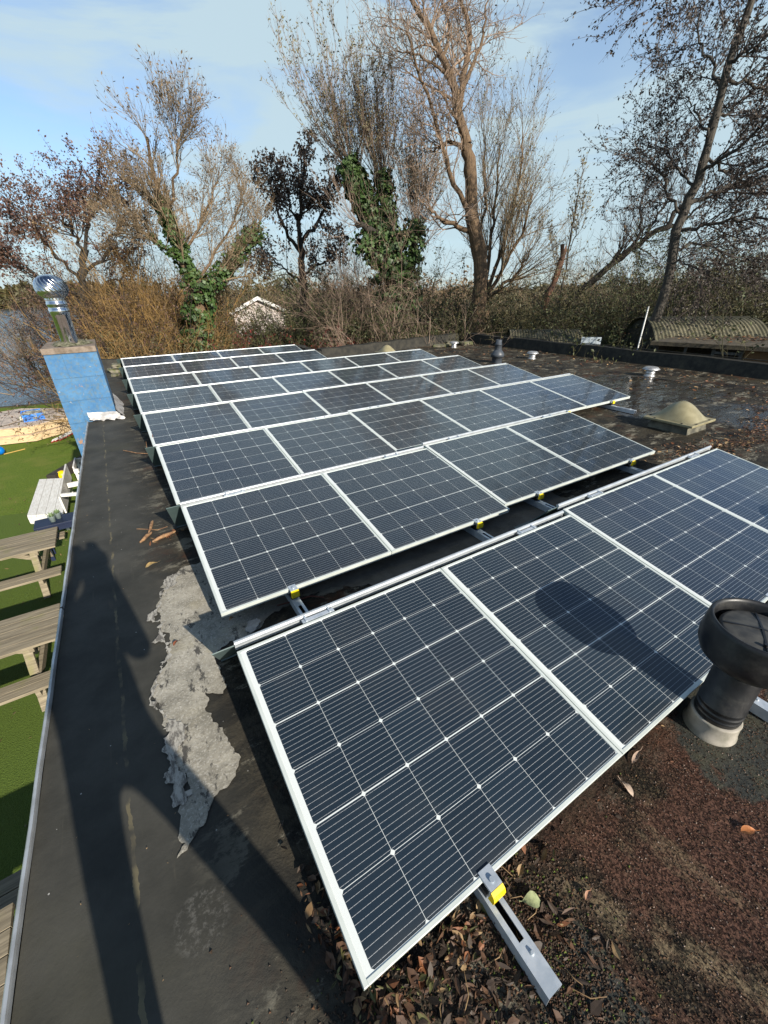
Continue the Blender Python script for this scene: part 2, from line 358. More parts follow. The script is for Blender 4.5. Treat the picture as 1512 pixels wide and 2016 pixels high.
    hgt = M('MULTIPLY', M('ADD', M('ADD', M('MULTIPLY', fine, 0.25), M('MULTIPLY', mid, 0.5)), M('MULTIPLY', g, M('MULTIPLY', gr, 0.55))), M('MULTIPLY_ADD', wet, -0.99, 1.0))
    hgt = M('MULTIPLY', hgt, M('MULTIPLY_ADD', right, 0.82, 0.18))
    hgt = M('ADD', hgt, M('MULTIPLY', m.noise(2.2, 3), 0.25))
    hgt = M('ADD', hgt, M('MULTIPLY', wet, M('MULTIPLY', m.noise(1.0, 3, .6, src=m.mapp((1.7, 5.5, 1), rot=(0, 0, -0.4))), 0.7)))
    m.bump(hgt, 0.8, 0.022)
    return m.m
MT['roof'] = roof_mat()

def parapet_mat():
    m = NM('parapet_felt'); mid = m.noise(7, 6, 0.65)
    c = m.mix(m.step(mid, 0.35, 0.7), (0.024, 0.024, 0.022), (0.050, 0.047, 0.038)); c = m.mix(M_(m, m.noise(2, 5), .58, .7, .5), c, (0.085, 0.078, 0.055))
    m.set('Base Color', c).set('Roughness', 0.7).set('Specular IOR Level', 0.15); m.bump(mid, 0.3, 0.01); return m.m
def M_(m, n, a, b, k): return m.math('MULTIPLY', m.step(n, a, b), k)
MT['parapet'] = parapet_mat()

def torn_mat():
    m = NM('bare_grey_underlay'); M = m.math; fine = m.noise(55, 6, 0.75); mid = m.noise(7, 6, 0.65)
    c = m.mix(m.step(mid, 0.3, 0.7), (0.22, 0.205, 0.165), (0.42, 0.39, 0.32)); c = m.mix(M_(m, fine, .50, .66, .6), c, (0.17, 0.15, 0.115)); c = m.mix(M_(m, m.noise(130, 3), .5, .7, .5), c, (0.62, 0.59, 0.52))
    c = m.mix(M_(m, m.noise(2.6, 5), .52, .68, .55), c, (0.42, 0.37, 0.24)); c = m.mix(M_(m, m.noise(11, 7, .75, src=m.mapp((2.5, .8, 1))), .6, .66, .8), c, (0.05, 0.048, 0.045))
    c = m.mix(M_(m, m.noise(6.5, 8, .74, src=m.mapp((1.6, .8, 1), (5, 2, 0))), .555, .60, .9), c, (0.05, 0.047, 0.042)); x, y, z = m.xyz(); c = m.mix(m.step(M('ADD', x, M('MULTIPLY', mid, .4)), 0.15, 0.55), c, m.mix(m.step(mid, .35, .65), (0.10, 0.09, 0.07), (0.15, 0.135, 0.11)))
    m.set('Base Color', c).set('Roughness', 0.9); m.bump(M('ADD', fine, M('MULTIPLY', mid, 0.4)), 0.5, 0.007); return m.m
MT['torn'] = torn_mat()

def blue_blocks():
    m = NM('blue_painted_blockwork'); x, y, z = m.xyz(); M = m.math
    h = 0.295; zz = M('ADD', z, 2.95 + 0.0); row = M('FLOOR', M('ADD', M('DIVIDE', zz, h), 0.5)); fr = M('FRACT', M('DIVIDE', zz, h))
    wob = M('MULTIPLY', M('SUBTRACT', m.noise(9, 3), 0.5), 0.03)
    off = M('MULTIPLY', M('MODULO', row, 2.0), 0.21); s = M('ADD', M('ADD', x, y), M('ADD', off, 20.16)); fx = M('FRACT', M('DIVIDE', s, 0.42))
    j1 = M('LESS_THAN', M('ABSOLUTE', M('SUBTRACT', M('ADD', fr, wob), 0.5)), 0.016); j2 = M('MULTIPLY', M('LESS_THAN', M('ABSOLUTE', M('ADD', M('SUBTRACT', fx, 0.5), M('MULTIPLY', wob, .6))), 0.010), 0.7)
    joint = M('MAXIMUM', j1, j2)
    c = m.mix(m.step(m.noise(7, 6, .7), .3, .7), (0.036, 0.135, 0.29), (0.070, 0.195, 0.36))
    c = m.mix(M_(m, m.noise(26, 5, .7), .50, .60, .65), c, (0.10, 0.155, 0.19))
    flake = m.step(m.noise(13, 6, .7, src=m.mapp((1, 1, 1), (4, 1, 7))), .645, .67); c = m.mix(flake, c, (0.55, 0.52, 0.46))
    rust = m.step(m.noise(6, 6, .7, src=m.mapp((1, 1, 1), (9, 2, 3))), .635, .67); c = m.mix(rust, c, (0.30, 0.17, 0.10))
    c = m.mix(M('MULTIPLY', joint, m.step(m.noise(5, 4), .3, .55, .25, .8)), c, (0.05, 0.14, 0.26))
    m.set('Base Color', c).set('Roughness', 0.7)
    m.bump(M('SUBTRACT', M('MULTIPLY', m.noise(18, 5), .5), M('ADD', joint, M('MULTIPLY', flake, .4))), 0.7, 0.012); return m.m
MT['blue_block'] = blue_blocks()
MT['cap_stone'] = simple('lichened_capstone', (0.25, 0.20, 0.16), (0.15, 0.115, 0.085), 14, 0.9, 0, 0.6, 40)
MT['moss'] = simple('green_black_moss', (0.045, 0.05, 0.02), (0.20, 0.19, 0.13), 22, 0.95, 0, 0.8, 50)

def grass_mat(name, a, b, c, sc):
    m = NM(name); f1 = m.noise(sc, 4, .7); col = m.mix(m.step(f1, .3, .7), a, b); col = m.mix(M_(m, m.noise(1.2, 5), .5, .7, .6), col, c)
    m.set('Base Color', col).set('Roughness', 0.9).set('Specular IOR Level', 0.2); m.bump(f1, 0.8, 0.03); return m.m
MT['lawn'] = grass_mat('mown_lawn', (0.075, 0.125, 0.012), (0.155, 0.22, 0.028), (0.18, 0.20, 0.04), 30)
MT['turf'] = grass_mat('flat_artificial_turf', (0.082, 0.13, 0.02), (0.115, 0.17, 0.03), (0.10, 0.135, 0.026), 60)
MT['field'] = grass_mat('rough_bank_ground', (0.085, 0.075, 0.035), (0.12, 0.115, 0.045), (0.06, 0.07, 0.025), 1.5)

def water_mat():
    m = NM('lake_water'); m.set('Base Color', (0.045, 0.07, 0.11)).set('Roughness', 0.08).set('Specular IOR Level', 0.5)
    m.bump(m.noise(1.6, 4, .6, src=m.mapp((1, 2.4, 1), rot=(0, 0, .3))), 0.5, 0.12); return m.m
MT['water'] = water_mat()

def bark(name, a, b, sc=9):
    m = NM(name); g = m.mapp((3, 3, 0.6)); n = m.noise(sc, 6, .7, src=g); m.set('Base Color', m.mix(m.step(n, .35, .65), a, b)).set('Roughness', .9)
    m.bump(n, 0.8, 0.05); return m.m
MT['bark_brown'] = bark('brown_furrowed_bark', (0.085, 0.055, 0.034), (0.21, 0.14, 0.08))
MT['bark_grey'] = bark('grey_bark', (0.045, 0.04, 0.034), (0.10, 0.088, 0.072))
MT['bark_dark'] = bark('dark_bark', (0.022, 0.019, 0.016), (0.055, 0.046, 0.036))
def twigm(name, a, b): return simple(name, a, b, 1.3, 0.8, lo=.35, hi=.65)
MT['twig_pink'] = twigm('pinkish_twigs', (0.34, 0.245, 0.18), (0.20, 0.148, 0.11))
MT['twig_tan'] = twigm('tan_twigs', (0.29, 0.215, 0.13), (0.16, 0.12, 0.076))
MT['twig_gold'] = twigm('golden_twigs', (0.33, 0.20, 0.065), (0.18, 0.115, 0.048))
MT['twig_dark'] = twigm('dark_twigs', (0.045, 0.034, 0.028), (0.075, 0.055, 0.045))
MT['twig_red'] = twigm('red_stems', (0.12, 0.03, 0.022), (0.075, 0.04, 0.026))
MT['twig_olive'] = twigm('olive_stems', (0.115, 0.10, 0.045), (0.065, 0.06, 0.03))
def leafm(name, a, b, sc=3.0, rough=.6):
    m = NM(name); m.set('Base Color', m.mix(m.step(m.noise(sc, 3), .35, .65), a, b)).set('Roughness', rough); return m.m
MT['leaf_ivy'] = leafm('ivy_leaf', (0.022, 0.052, 0.011), (0.058, 0.105, 0.024), 3, .55)
MT['leaf_olive'] = leafm('olive_leaf', (0.055, 0.052, 0.017), (0.10, 0.088, 0.034))
MT['leaf_green'] = leafm('green_leaf', (0.034, 0.045, 0.013), (0.072, 0.08, 0.024))
MT['leaf_purple'] = leafm('purple_brown_leaf', (0.085, 0.042, 0.034), (0.13, 0.075, 0.05))
MT['leaf_dark'] = leafm('dark_seed_cluster', (0.028, 0.022, 0.017), (0.06, 0.042, 0.03))
MT['leaf_alder'] = leafm('dull_alder_leaf', (0.028, 0.022, 0.020), (0.06, 0.044, 0.034))
MT['leaf_tan'] = leafm('tan_leaf', (0.20, 0.14, 0.075), (0.12, 0.08, 0.045))
MT['leaf_pale'] = leafm('pale_willow_leaf', (0.20, 0.18, 0.10), (0.13, 0.12, 0.06))
MT['berry_red'] = leafm('red_berry', (0.20, 0.015, 0.012), (0.11, 0.02, 0.015))
LIT = [leafm('litter_' + n, a, b, 30, .65) for n, a, b in (('brown', (0.115, 0.058, 0.028), (0.06, 0.03, 0.016)), ('dark', (0.035, 0.022, 0.014), (0.055, 0.035, 0.022)),
       ('tan', (0.30, 0.20, 0.095), (0.20, 0.12, 0.055)), ('olive', (0.15, 0.145, 0.05), (0.09, 0.085, 0.03)), ('rust', (0.20, 0.075, 0.028), (0.13, 0.05, 0.02)))]

# ------------------------------------------------------------------ ground, lake
GZ = -2.8
def sheet(name, poly, z, m, kind='structure'):
    o = MB().add([(x, y, z) for x, y in poly], [tuple(range(len(poly)))]).build(name, m); tag(o, kind=kind); return o
sheet('ground', [(-900, -300), (1500, -300), (1500, 1600), (-900, 1600)], GZ - 0.012, MT['field'])
sheet('lawn', [(-40, -30), (-0.7, -30), (-0.5, 16), (-0.9, 23.5), (-3.0, 23.9), (-6, 24.6), (-40, 25)], GZ - 0.004, MT['lawn'])
sheet('artificial_turf', [(-14, -20), (-0.79, -20), (-0.6, 11.4), (-1.6, 11.2), (-2.4, 11.22), (-2.75, 11.1), (-3.3, 11.25), (-5, 11.6), (-14, 12)], GZ + 0.002, MT['turf'])
sheet('lake', [(-600, 24.9), (-40, 25.2), (-6, 24.9), (-3.2, 24.3), (-1.6, 25.6), (-1.0, 30), (0.5, 44), (3, 80), (-4, 190), (-40, 300), (-600, 330)], GZ + 0.006, MT['water'])
sheet('meadow', [(30, 60), (60, 30), (900, 40), (900, 800), (200, 800), (60, 300)], GZ - 0.004, simple('far_meadow', (0.13, 0.17, 0.05), (0.17, 0.19, 0.07), 0.05, 0.9))

# ------------------------------------------------------------------ the flat-roofed building we stand on
house = thing('flat_roof_building', 'low building whose dark felt flat roof carries all the solar panels', 'building', (0, 0, 0))
OUT = [(-0.84, -3.2), (10.05, -3.2), (10.05, 11.20), (4.30, 10.28), (4.50, 11.72), (-0.585, 12.05)]
MB().add([(x, y, 0.0) for x, y in [(-0.835, -3.2), (10.0, -3.2), (10.0, 11.15), (4.30, 10.2), (4.50, 11.7), (-0.585, 12.0)]], [tuple(range(6))]).build('roof', MT['roof'], house)
w = MB(); n = len(OUT)
for i in range(n):
    a = OUT[i]; b = OUT[(i + 1) % n]
    w.add([(a[0], a[1], GZ), (b[0], b[1], GZ), (b[0], b[1], -0.015), (a[0], a[1], -0.015)], [(0, 1, 2, 3)])
w.build('wall', simple('brown_timber_cladding', (0.10, 0.075, 0.05), (0.06, 0.045, 0.03), 3, 0.8), house)
def upstand(pts, width, h, m, name, slope=0.06, side=1):
    """felt covered upstand along a line: sloped inner face, flat top, thin pale capping"""
    mb = MB()
    for a, b in zip(pts[:-1], pts[1:]):
        a = Vector((a[0], a[1], 0)); b = Vector((b[0], b[1], 0)); d = (b - a).normalized(); nn = Vector((-d.y, d.x, 0)) * side
        seg = 24; L = []
        for k in range(seg + 1):
            p = a.lerp(b, k / seg); hh = h + 0.012 * math.sin(k * 1.7) * (0 < k < seg)
            L.append([p + nn * 0 + Vector((0, 0, -0.01)), p + nn * slope + Vector((0, 0, hh)), p + nn * width + Vector((0, 0, hh)), p + nn * width + Vector((0, 0, -0.3))])
        vs = [v for r in L for v in r]; fs = []
        for k in range(seg):
            for j in range(3): fs.append((k * 4 + j, (k + 1) * 4 + j, (k + 1) * 4 + j + 1, k * 4 + j + 1))
        fs += [(0, 1, 2, 3), (seg * 4 + 3, seg * 4 + 2, seg * 4 + 1, seg * 4)]
        mb.add(vs, fs, False)
    return mb.build(name, m, house)
upstand([(9.86, -3.2), (9.82, 10.98)], 0.30, 0.26, MT['parapet'], 'parapet', 0.07, -1)
upstand([(9.78, 10.93), (4.42, 9.98)], 0.30, 0.25, MT['parapet'], 'parapet', 0.08, -1)
upstand([(4.42, 9.98), (4.52, 11.62)], 0.22, 0.22, MT['parapet'], 'parapet', 0.05, 1)
upstand([(4.55, 11.40), (-0.60, 11.82)], 0.22, 0.21, MT['parapet'], 'parapet', 0.05, -1)
cap = MB(); cap.beam((9.66 + 0.47, -3.2, 0.285), (9.66 + 0.43, 11.22, 0.285), 0.03, 0.012); cap.build('coping_strip', MT['parapet'], house)
def tx(y): return -0.787 + 0.0175 * y
def trim(y0, y1):
    mb = MB(); m = 26
    prof = [(-0.012, -0.10), (-0.012, 0.020), (-0.008, 0.024), (0.0, 0.024), (0.002, 0.016), (0.003, 0.003)]
    vs = []; fs = []
    for k in range(m + 1):
        y = y0 + (y1 - y0) * k / m; j = 0.0015 * math.sin(k * 2.3)
        for (a, z) in prof: vs.append((tx(y) + a + j, y, z))
    q = len(prof)
    for k in range(m):
        for j in range(q - 1): fs.append((k * q + j, k * q + j + 1, (k + 1) * q + j + 1, (k + 1) * q + j))
    mb.add(vs, fs); mb.build('edge_trim', MT['trim_alu'], house)
trim(-3.2, 2.14); trim(2.152, 6.62); trim(7.8, 12.0)

def ragged(poly, step=0.02, amp=0.018, seed=1, rough=1.0):
    """a closed outline with torn, fractal edges"""
    g = np.random.default_rng(seed); P = [np.array(p, float) for p in poly]
    while True:
        Q = []; worst = 0
        for a, b in zip(P, P[1:] + P[:1]):
            d = b - a; l = np.hypot(*d); worst = max(worst, l); Q.append(a)
            if l > step:
                nrm = np.array([-d[1], d[0]]) / l; Q.append((a + b) / 2 + nrm * g.normal() * min(l * 0.13, 0.022) * rough)
        P = Q
        if worst <= step * 1.05 or len(P) > 1600: break
    return [tuple(p) for p in P]
from mathutils.geometry import delaunay_2d_cdt
def flat_patch(name, poly, z, m, parent):
    """a thin sheet with a ragged outline (crossings in the outline are resolved)"""
    r = delaunay_2d_cdt([Vector(p) for p in poly], [], [list(range(len(poly)))], 1, 1e-5)
    me = bpy.data.meshes.new(name); fs = []
    for f in r[2]:
        a, b, c = (r[0][i] for i in f); fs.append(tuple(f) if (b - a).cross(c - a) > 0 else tuple(reversed(f)))
    me.from_pydata([(v.x, v.y, z) for v in r[0]], [], fs); me.update(); me.materials.append(m)
    o = bpy.data.objects.new(name, me); C.objects.link(o); o.parent = parent; return o
tear = [(-0.10, 2.22), (-0.17, 2.17), (-0.25, 2.02), (-0.30, 1.87), (-0.305, 1.70), (-0.278, 1.54), (-0.35, 1.36), (-0.367, 1.34), (-0.362, 1.15), (-0.343, 0.89), (-0.36, 0.70), (-0.383, 0.56),
        (-0.33, 0.59), (-0.273, 0.645), (-0.20, 0.69), (-0.163, 0.715), (-0.15, 0.84), (-0.202, 1.05), (-0.185, 1.15), (-0.15, 1.12), (-0.12, 1.10), (-0.105, 1.21), (-0.09, 1.36), (-0.02, 1.40), (0.06, 1.36), (0.16, 1.43),
        (0.30, 1.50), (0.44, 1.56), (0.62, 1.50), (0.80, 1.42), (0.92, 1.30), (1.15, 1.22), (1.6, 1.18), (2.1, 1.22), (2.7, 1.3), (2.75, 1.75), (2.2, 2.0), (1.2, 2.05), (0.5, 2.15)]
flat_patch('bare_patch', ragged(tear, 0.02, seed=5), 0.004, MT['torn'], house)
# the lifted, pale lip of felt along the torn edge
ln = [(-0.17, 2.17), (-0.25, 2.02), (-0.30, 1.87), (-0.305, 1.70), (-0.278, 1.54), (-0.35, 1.36), (-0.362, 1.15), (-0.343, 0.89), (-0.36, 0.72)]
lip = ragged([(x - 0.010 - 0.007 * math.sin(9 * y), y) for x, y in ln] + [(x + 0.010 + 0.009 * math.sin(13 * y), y) for x, y in ln[::-1]], 0.012, seed=9, rough=1.5)
lm = NM('pale_torn_felt'); lm.set('Base Color', lm.mix(lm.step(lm.noise(28, 6, .75, src=lm.mapp((2.2, .7, 1))), .42, .62), (0.42, 0.40, 0.35), (0.13, 0.12, 0.105))).set('Roughness', .9); lm.bump(lm.noise(30, 5), .4, .012)
flat_patch('curled_felt_lip', lip, 0.007, lm.m, house)

# ------------------------------------------------------------------ solar panels
TILT = R(9.673); H0 = 0.12; PW = 1.029; PP = 1.033; LIP = 0.012; PT = 0.032; YB, YT = -0.013, 1.021
ROWS = [(0.000, 4, 0.000), (1.498, 4, 0.012), (2.965, 6, 0.006), (4.385, 6, 0.000), (5.765, 6, 0.002), (7.145, 6, 0.0), (8.71, 4, 0.01), (10.10, 4, 0.02)]
JOG = [0.07, 0.07, 0.055, 0.03, 0.03, 0.02, 0.03, 0.0]
XL = -0.032
fr = MB()
fr.box(0, LIP, YB, YT, -PT, 0).box(PW - LIP, PW, YB, YT, -PT, 0).box(LIP, PW - LIP, YB, YB + LIP, -PT, 0).box(LIP, PW - LIP, YT - LIP, YT, -PT, 0)
gl = MB().box(LIP - 0.030, PW - LIP - 0.030, YB + LIP, YT - LIP, -0.008, -0.0022)
proto = thing('solar_panel', 'x', 'solar panel')
fo = fr.build('frame', MT['alu_white'], proto, bevel=0.0012)
go = gl.build('glass', MT['solar'], proto); go.location = (0.030, 0, 0)
NTH = ['first', 'second', 'third', 'fourth', 'fifth', 'sixth']
RNAME = ['nearest row', 'second row from the front', 'third row from the front', 'fourth row from the front', 'fifth row from the front', 'sixth row from the front', 'second row from the back', 'farthest row']
first = True
for r_, (y0, n_, dx) in enumerate(ROWS):
    for i in range(n_):
        grp2 = i >= 2
        x = XL + dx + i * PP + (0.022 if (grp2 and r_ < 2) else 0.0)
        y = y0 + (JOG[r_] if grp2 else 0.0)
        if i == 0: lab = 'leftmost dark blue solar panel in the ' + RNAME[r_]
        elif i == n_ - 1: lab = 'rightmost dark blue solar panel in the ' + RNAME[r_]
        else: lab = 'dark blue solar panel, %s from the left in the %s' % (NTH[i], RNAME[r_])
        if r_ == 0 and i == 0: lab = 'leftmost solar panel of the nearest row, closest and largest in view'
        if r_ == 0 and i == 1: lab = 'solar panel in the nearest row under the shadow of the black vent'
        if r_ == 3 and i == 5: lab = 'rightmost solar panel of the fourth row, just in front of the grey soil pipe'
        loc = (x, y, H0); o = proto if first else dup(proto, loc)
        o.location = loc; o.rotation_euler = (TILT + (random.uniform(-1, 1) * 0.0022), random.uniform(-1, 1) * 0.0018, 0)
        o['label'] = lab; o['group'] = 'solar panels in rows on the flat roof'; first = False

# wind deflectors behind each block of each row: sloping grey sheet with a silver top rail
def deflector(r_, x0, x1, yj, lab):
    yt = ROWS[r_][0] + yj + math.cos(TILT) * YT + 0.040; zt = H0 + math.sin(TILT) * YT - 0.004
    t = thing('wind_deflector', lab, 'wind deflector', (0, yt, 0), group='wind deflectors behind the panel rows')
    s = MB(); th = 0.003
    zb = 0.012; yb = 0.24
    xa, xb = x0 - 0.088, x1 + 0.03
    top = [(xa, 0.012, zt - 0.012), (xb, 0.012, zt - 0.012)]; bot = [(xb, yb, zb), (xa + 0.035, yb, zb)]
    s.add(top + bot + [(p[0], p[1] + th, p[2] + th) for p in top + bot], [(0, 1, 2, 3), (7, 6, 5, 4), (0, 3, 7, 4), (1, 5, 6, 2), (2, 6, 7, 3), (0, 4, 5, 1)])
    s.box(xa + 0.035, xb, yb, yb + 0.05, zb - 0.008, zb - 0.004)
    s.build('sheet', MT['slate_sheet'], t)
    rl = MB()
    rl.tube([(x0 + 0.002, 0.012, zt), (x1, 0.012, zt)], 0.0115, 10); rl.box(x0 + 0.002, x1, 0.006, 0.012, zt - 0.03, zt - 0.008)
    rl.build('top_rail', MT['alu_rail'], t)
    for k in (0.36, 1.70):
        xx = x0 + k
        if xx > x1: continue
        b = MB().box(xx - 0.075, xx + 0.075, -0.030, -0.008, zt - 0.006, zt + 0.001).box(xx - 0.062, xx - 0.052, -0.032, 0.014, zt - 0.004, zt + 0.008).box(xx + 0.05, xx + 0.058, -0.032, 0.014, zt - 0.004, zt + 0.008)
        b.build('clip', MT['galv'], t)
    return t
for r_, (y0, n_, dx) in enumerate(ROWS):
    xs = XL + dx; s2 = 0.022 if r_ < 2 else 0.0
    rn = RNAME[r_]
    deflector(r_, xs, xs + 2 * PP - 0.006, 0.0, 'grey green sheet wind deflector behind left panels of the ' + rn)
    deflector(r_, xs + 2 * PP + s2 + (0.09 if r_ > 0 else 0.09) - 0.075, xs + n_ * PP + s2, JOG[r_], 'grey green sheet wind deflector behind right panels of the ' + rn)

# base rails: slotted steel channels on the roof with yellow capped clamps at each row's low edge
def rail(x, y0, y1, clamps, lab):
    t = thing('mounting_rail', lab, 'mounting rail', (x, y0, 0), group='slotted steel base rails under the panels')
    w2 = 0.0235; hh = 0.052; mb = MB()
    mb.box(-w2, -w2 + 0.003, 0, y1 - y0, 0.006, hh).box(w2 - 0.003, w2, 0, y1 - y0, 0.006, hh)
    mb.box(-w2, -0.0085, 0, y1 - y0, hh, hh + 0.003).box(0.0085, w2, 0, y1 - y0, hh, hh + 0.003)
    yy = 0.0; Lh = 0.17; br = 0.105          # bridges between the long slots
    while yy < y1 - y0:
        mb.box(-0.0085, 0.0085, yy, min(yy + br, y1 - y0), hh, hh + 0.003); yy += br + Lh
    mb.build('channel', MT['galv'], t)
    MB().box(-w2 + 0.003, w2 - 0.003, 0.004, y1 - y0, 0.008, 0.013).build('channel_floor', MT['slot_shade'], t)  # floor coloured near black to stand for the shade inside the slots
    s = MB().tube([(0.004, 0.075, hh + 0.003), (0.004, 0.075, hh + 0.010)], [0.006, 0.004], 8); s.build('rivet', MT['galv'], t)
    for yc in clamps:
        y = yc - y0; c = MB()
        c.box(-0.021, 0.021, y - 0.030, y + 0.020, H0 - 0.004, H0 + 0.0045)
        c.box(-0.020, 0.020, y - 0.030, y - 0.0245, H0 - 0.042, H0 - 0.004)
        c.tube([(0, y - 0.012, H0 + 0.0045), (0, y - 0.012, H0 + 0.0105)], 0.0075, 8)
        co = c.build('clamp', MT['galv'], t)
        yc_ = MB(); prof = [(-0.0315, H0 + 0.002), (-0.042, H0 - 0.004), (-0.047, H0 - 0.018), (-0.045, H0 - 0.038), (-0.0255, H0 - 0.042), (-0.0315, H0 - 0.010)]
        k = len(prof)
        yc_.add([(-0.0215, y + a, z) for a, z in prof] + [(0.0215, y + a, z) for a, z in prof], [tuple(range(k)), tuple(range(2 * k - 1, k - 1, -1))] + [(i, k + i, k + (i + 1) % k, (i + 1) % k) for i in range(k)])
        yc_.build('yellow_cap', MT['yellow'], co)
        f = MB().box(-0.018, 0.018, y - 0.018, y + 0.05, hh + 0.0035, H0 - 0.045).build('foot', MT['black_plastic'], co)
    return t
CL = [ROWS[i][0] - 0.012 for i in range(8)]; CR = [ROWS[i][0] + JOG[i] - 0.012 for i in range(8)]
rail(0.362, -0.247, 11.3, CL, 'slotted steel rail with yellow clamp jutting furthest forward at the front')
rail(1.716, -0.235, 11.3, CL, 'slotted steel rail emerging behind the black mushroom vent')
rail(2.43, -0.18, 11.3, CR, 'slotted steel rail with yellow clamp under the third panel of the second row')
rail(3.70, -0.18, 11.3, CR, 'slotted steel rail with yellow clamp under right end of the second row')
rail(4.72, 2.66, 8.3, CR[2:6], 'slotted steel rail under the fifth panel of the third row')
rail(5.70, 2.64, 8.3, CR[2:6], 'slotted steel rail sticking out past right end of the third row')

# ------------------------------------------------------------------ chimney at the roof edge
ch = thing('chimney', 'blue painted block chimney with shiny spinning cowl at the left roof edge', 'chimney', (-0.60, 7.2, GZ))
cz = -GZ
mb = MB(); nz = 40; ny = 18; nx = 10
def wallgrid(mb, a, b, z0, z1, n, mz):
    a = Vector(a); b = Vector(b); d = b - a; nn = Vector((d.y, -d.x)).normalized(); vs = []; fs = []; g = np.random.default_rng(4)
    for j in range(mz + 1):
        for i in range(n + 1):
            p = a.lerp(b, i / n) + nn * (0.0025 * g.normal() if 0 < i < n else 0); vs.append((p.x, p.y, z0 + (z1 - z0) * j / mz))
    for j in range(mz):
        for i in range(n): q = j * (n + 1) + i; fs.append((q, q + 1, q + n + 2, q + n + 1))
    mb.add(vs, fs)
X0, X1, Y0, Y1 = -0.290, 0.288, -0.53, 0.53
for a, b in (((X0, Y0), (X1, Y0)), ((X1, Y0), (X1, Y1)), ((X1, Y1), (X0, Y1)), ((X0, Y1), (X0, Y0))): wallgrid(mb, a, b, 0.0, cz + 0.90, 12, 50)
mb.add([(X0, Y0, cz + .9), (X1, Y0, cz + .9), (X1, Y1, cz + .9), (X0, Y1, cz + .9)], [(0, 1, 2, 3)])
mb.build('blockwork', MT['blue_block'], ch)
bpy.data.materials['blue_painted_blockwork'].node_tree.nodes
MB().box(X0 - 0.012, X1 + 0.006, Y0 - 0.012, Y1 + 0.012, cz + 0.895, cz + 0.968).build('capping_slab', MT['cap_stone'], ch, bevel=0.008)
ms = MB(); g = np.random.default_rng(8)
vs = []; fs = []; nr, na = 7, 30
for i in range(nr + 1):
    for k in range(na):
        t = 2 * math.pi * k / na; rr = (0.13 + 0.15 * i / nr) * (1 + 0.12 * math.sin(3 * t + 1) + 0.08 * math.sin(7 * t))
        vs.append((0.02 + rr * math.cos(t) * 0.82, -0.14 + rr * math.sin(t), cz + 0.969 + max(0, 0.055 * (1 - (i / nr) ** 1.5) + g.normal() * 0.006)))
for i in range(nr):
    for k in range(na): fs.append((i * na + k, (i + 1) * na + k, (i + 1) * na + (k + 1) % na, i * na + (k + 1) % na))
ms.add(vs, fs, True); ms.build('moss_collar', MT['moss'], ch)
fl = MB().lathe([(0.1, 0), (0.1, 0.36), (0.106, 0.362), (0.106, 0.38), (0.113, 0.39), (0.113, 0.435), (0.108, 0.44), (0.108, 0.47), (0.116, 0.475), (0.116, 0.50), (0.110, 0.51), (0.110, 0.535)], 48, (0.02, -0.24, cz + 0.97))
fl = fl.build('flue_pipe', MT['chrome'], ch)
cw = MB(); prof = []
for i in range(33):
    t = i / 32; z = 0.02 + 0.285 * t; a = t * 2 - 1; r = 0.182 * math.sqrt(max(0, 1 - abs(a + 0.10 - 0.1 * abs(a)) ** 2.3)) if i < 32 else 0.0
    prof.append((max(r, 0.112 if i < 3 else 0.003), z))
def swirl(t, z):
    s = ((t * 20 / (2 * math.pi)) + z * 16.0) % 1.0; return 1.0 - 0.085 * s * (1 if 0.04 < z < 0.288 else 0.3)
cw.lathe(prof, 320, (0.02, -0.24, cz + 0.97 + 0.52), True, fn=swirl); cw.build('spinning_cowl', MT['chrome'], fl)
# crumpled lead flashing where the felt meets the blocks
fz = MB(); g = np.random.default_rng(12)
def crumple(pa, pb, pc, pd, n, m, amp):
    vs = []; fs = []
    for j in range(m + 1):
        for i in range(n + 1):
            p = (Vector(pa).lerp(Vector(pb), i / n)).lerp(Vector(pd).lerp(Vector(pc), i / n), j / m)
            vs.append(p + Vector((g.normal(), g.normal(), g.normal())) * amp * (0.4 + j / m))
    for j in range(m):
        for i in range(n): q = j * (n + 1) + i; fs.append((q, q + n + 1, q + n + 2, q + 1))
    fz.add(vs, fs, True)
crumple((-0.05, Y0 - 0.012, cz + 0.13), (X1 + 0.012, Y0 - 0.012, cz + 0.10), (X1 + 0.085, Y0 - 0.11, cz + 0.006), (-0.05, Y0 - 0.05, cz + 0.025), 16, 6, 0.006)
crumple((X1 + 0.012, Y0 - 0.012, cz + 0.12), (X1 + 0.012, Y1, cz + 0.17), (X1 + 0.11, Y1, cz + 0.006), (X1 + 0.085, Y0 - 0.11, cz + 0.006), 20, 5, 0.006)
fz.build('lead_flashing', MT['lead'], ch)

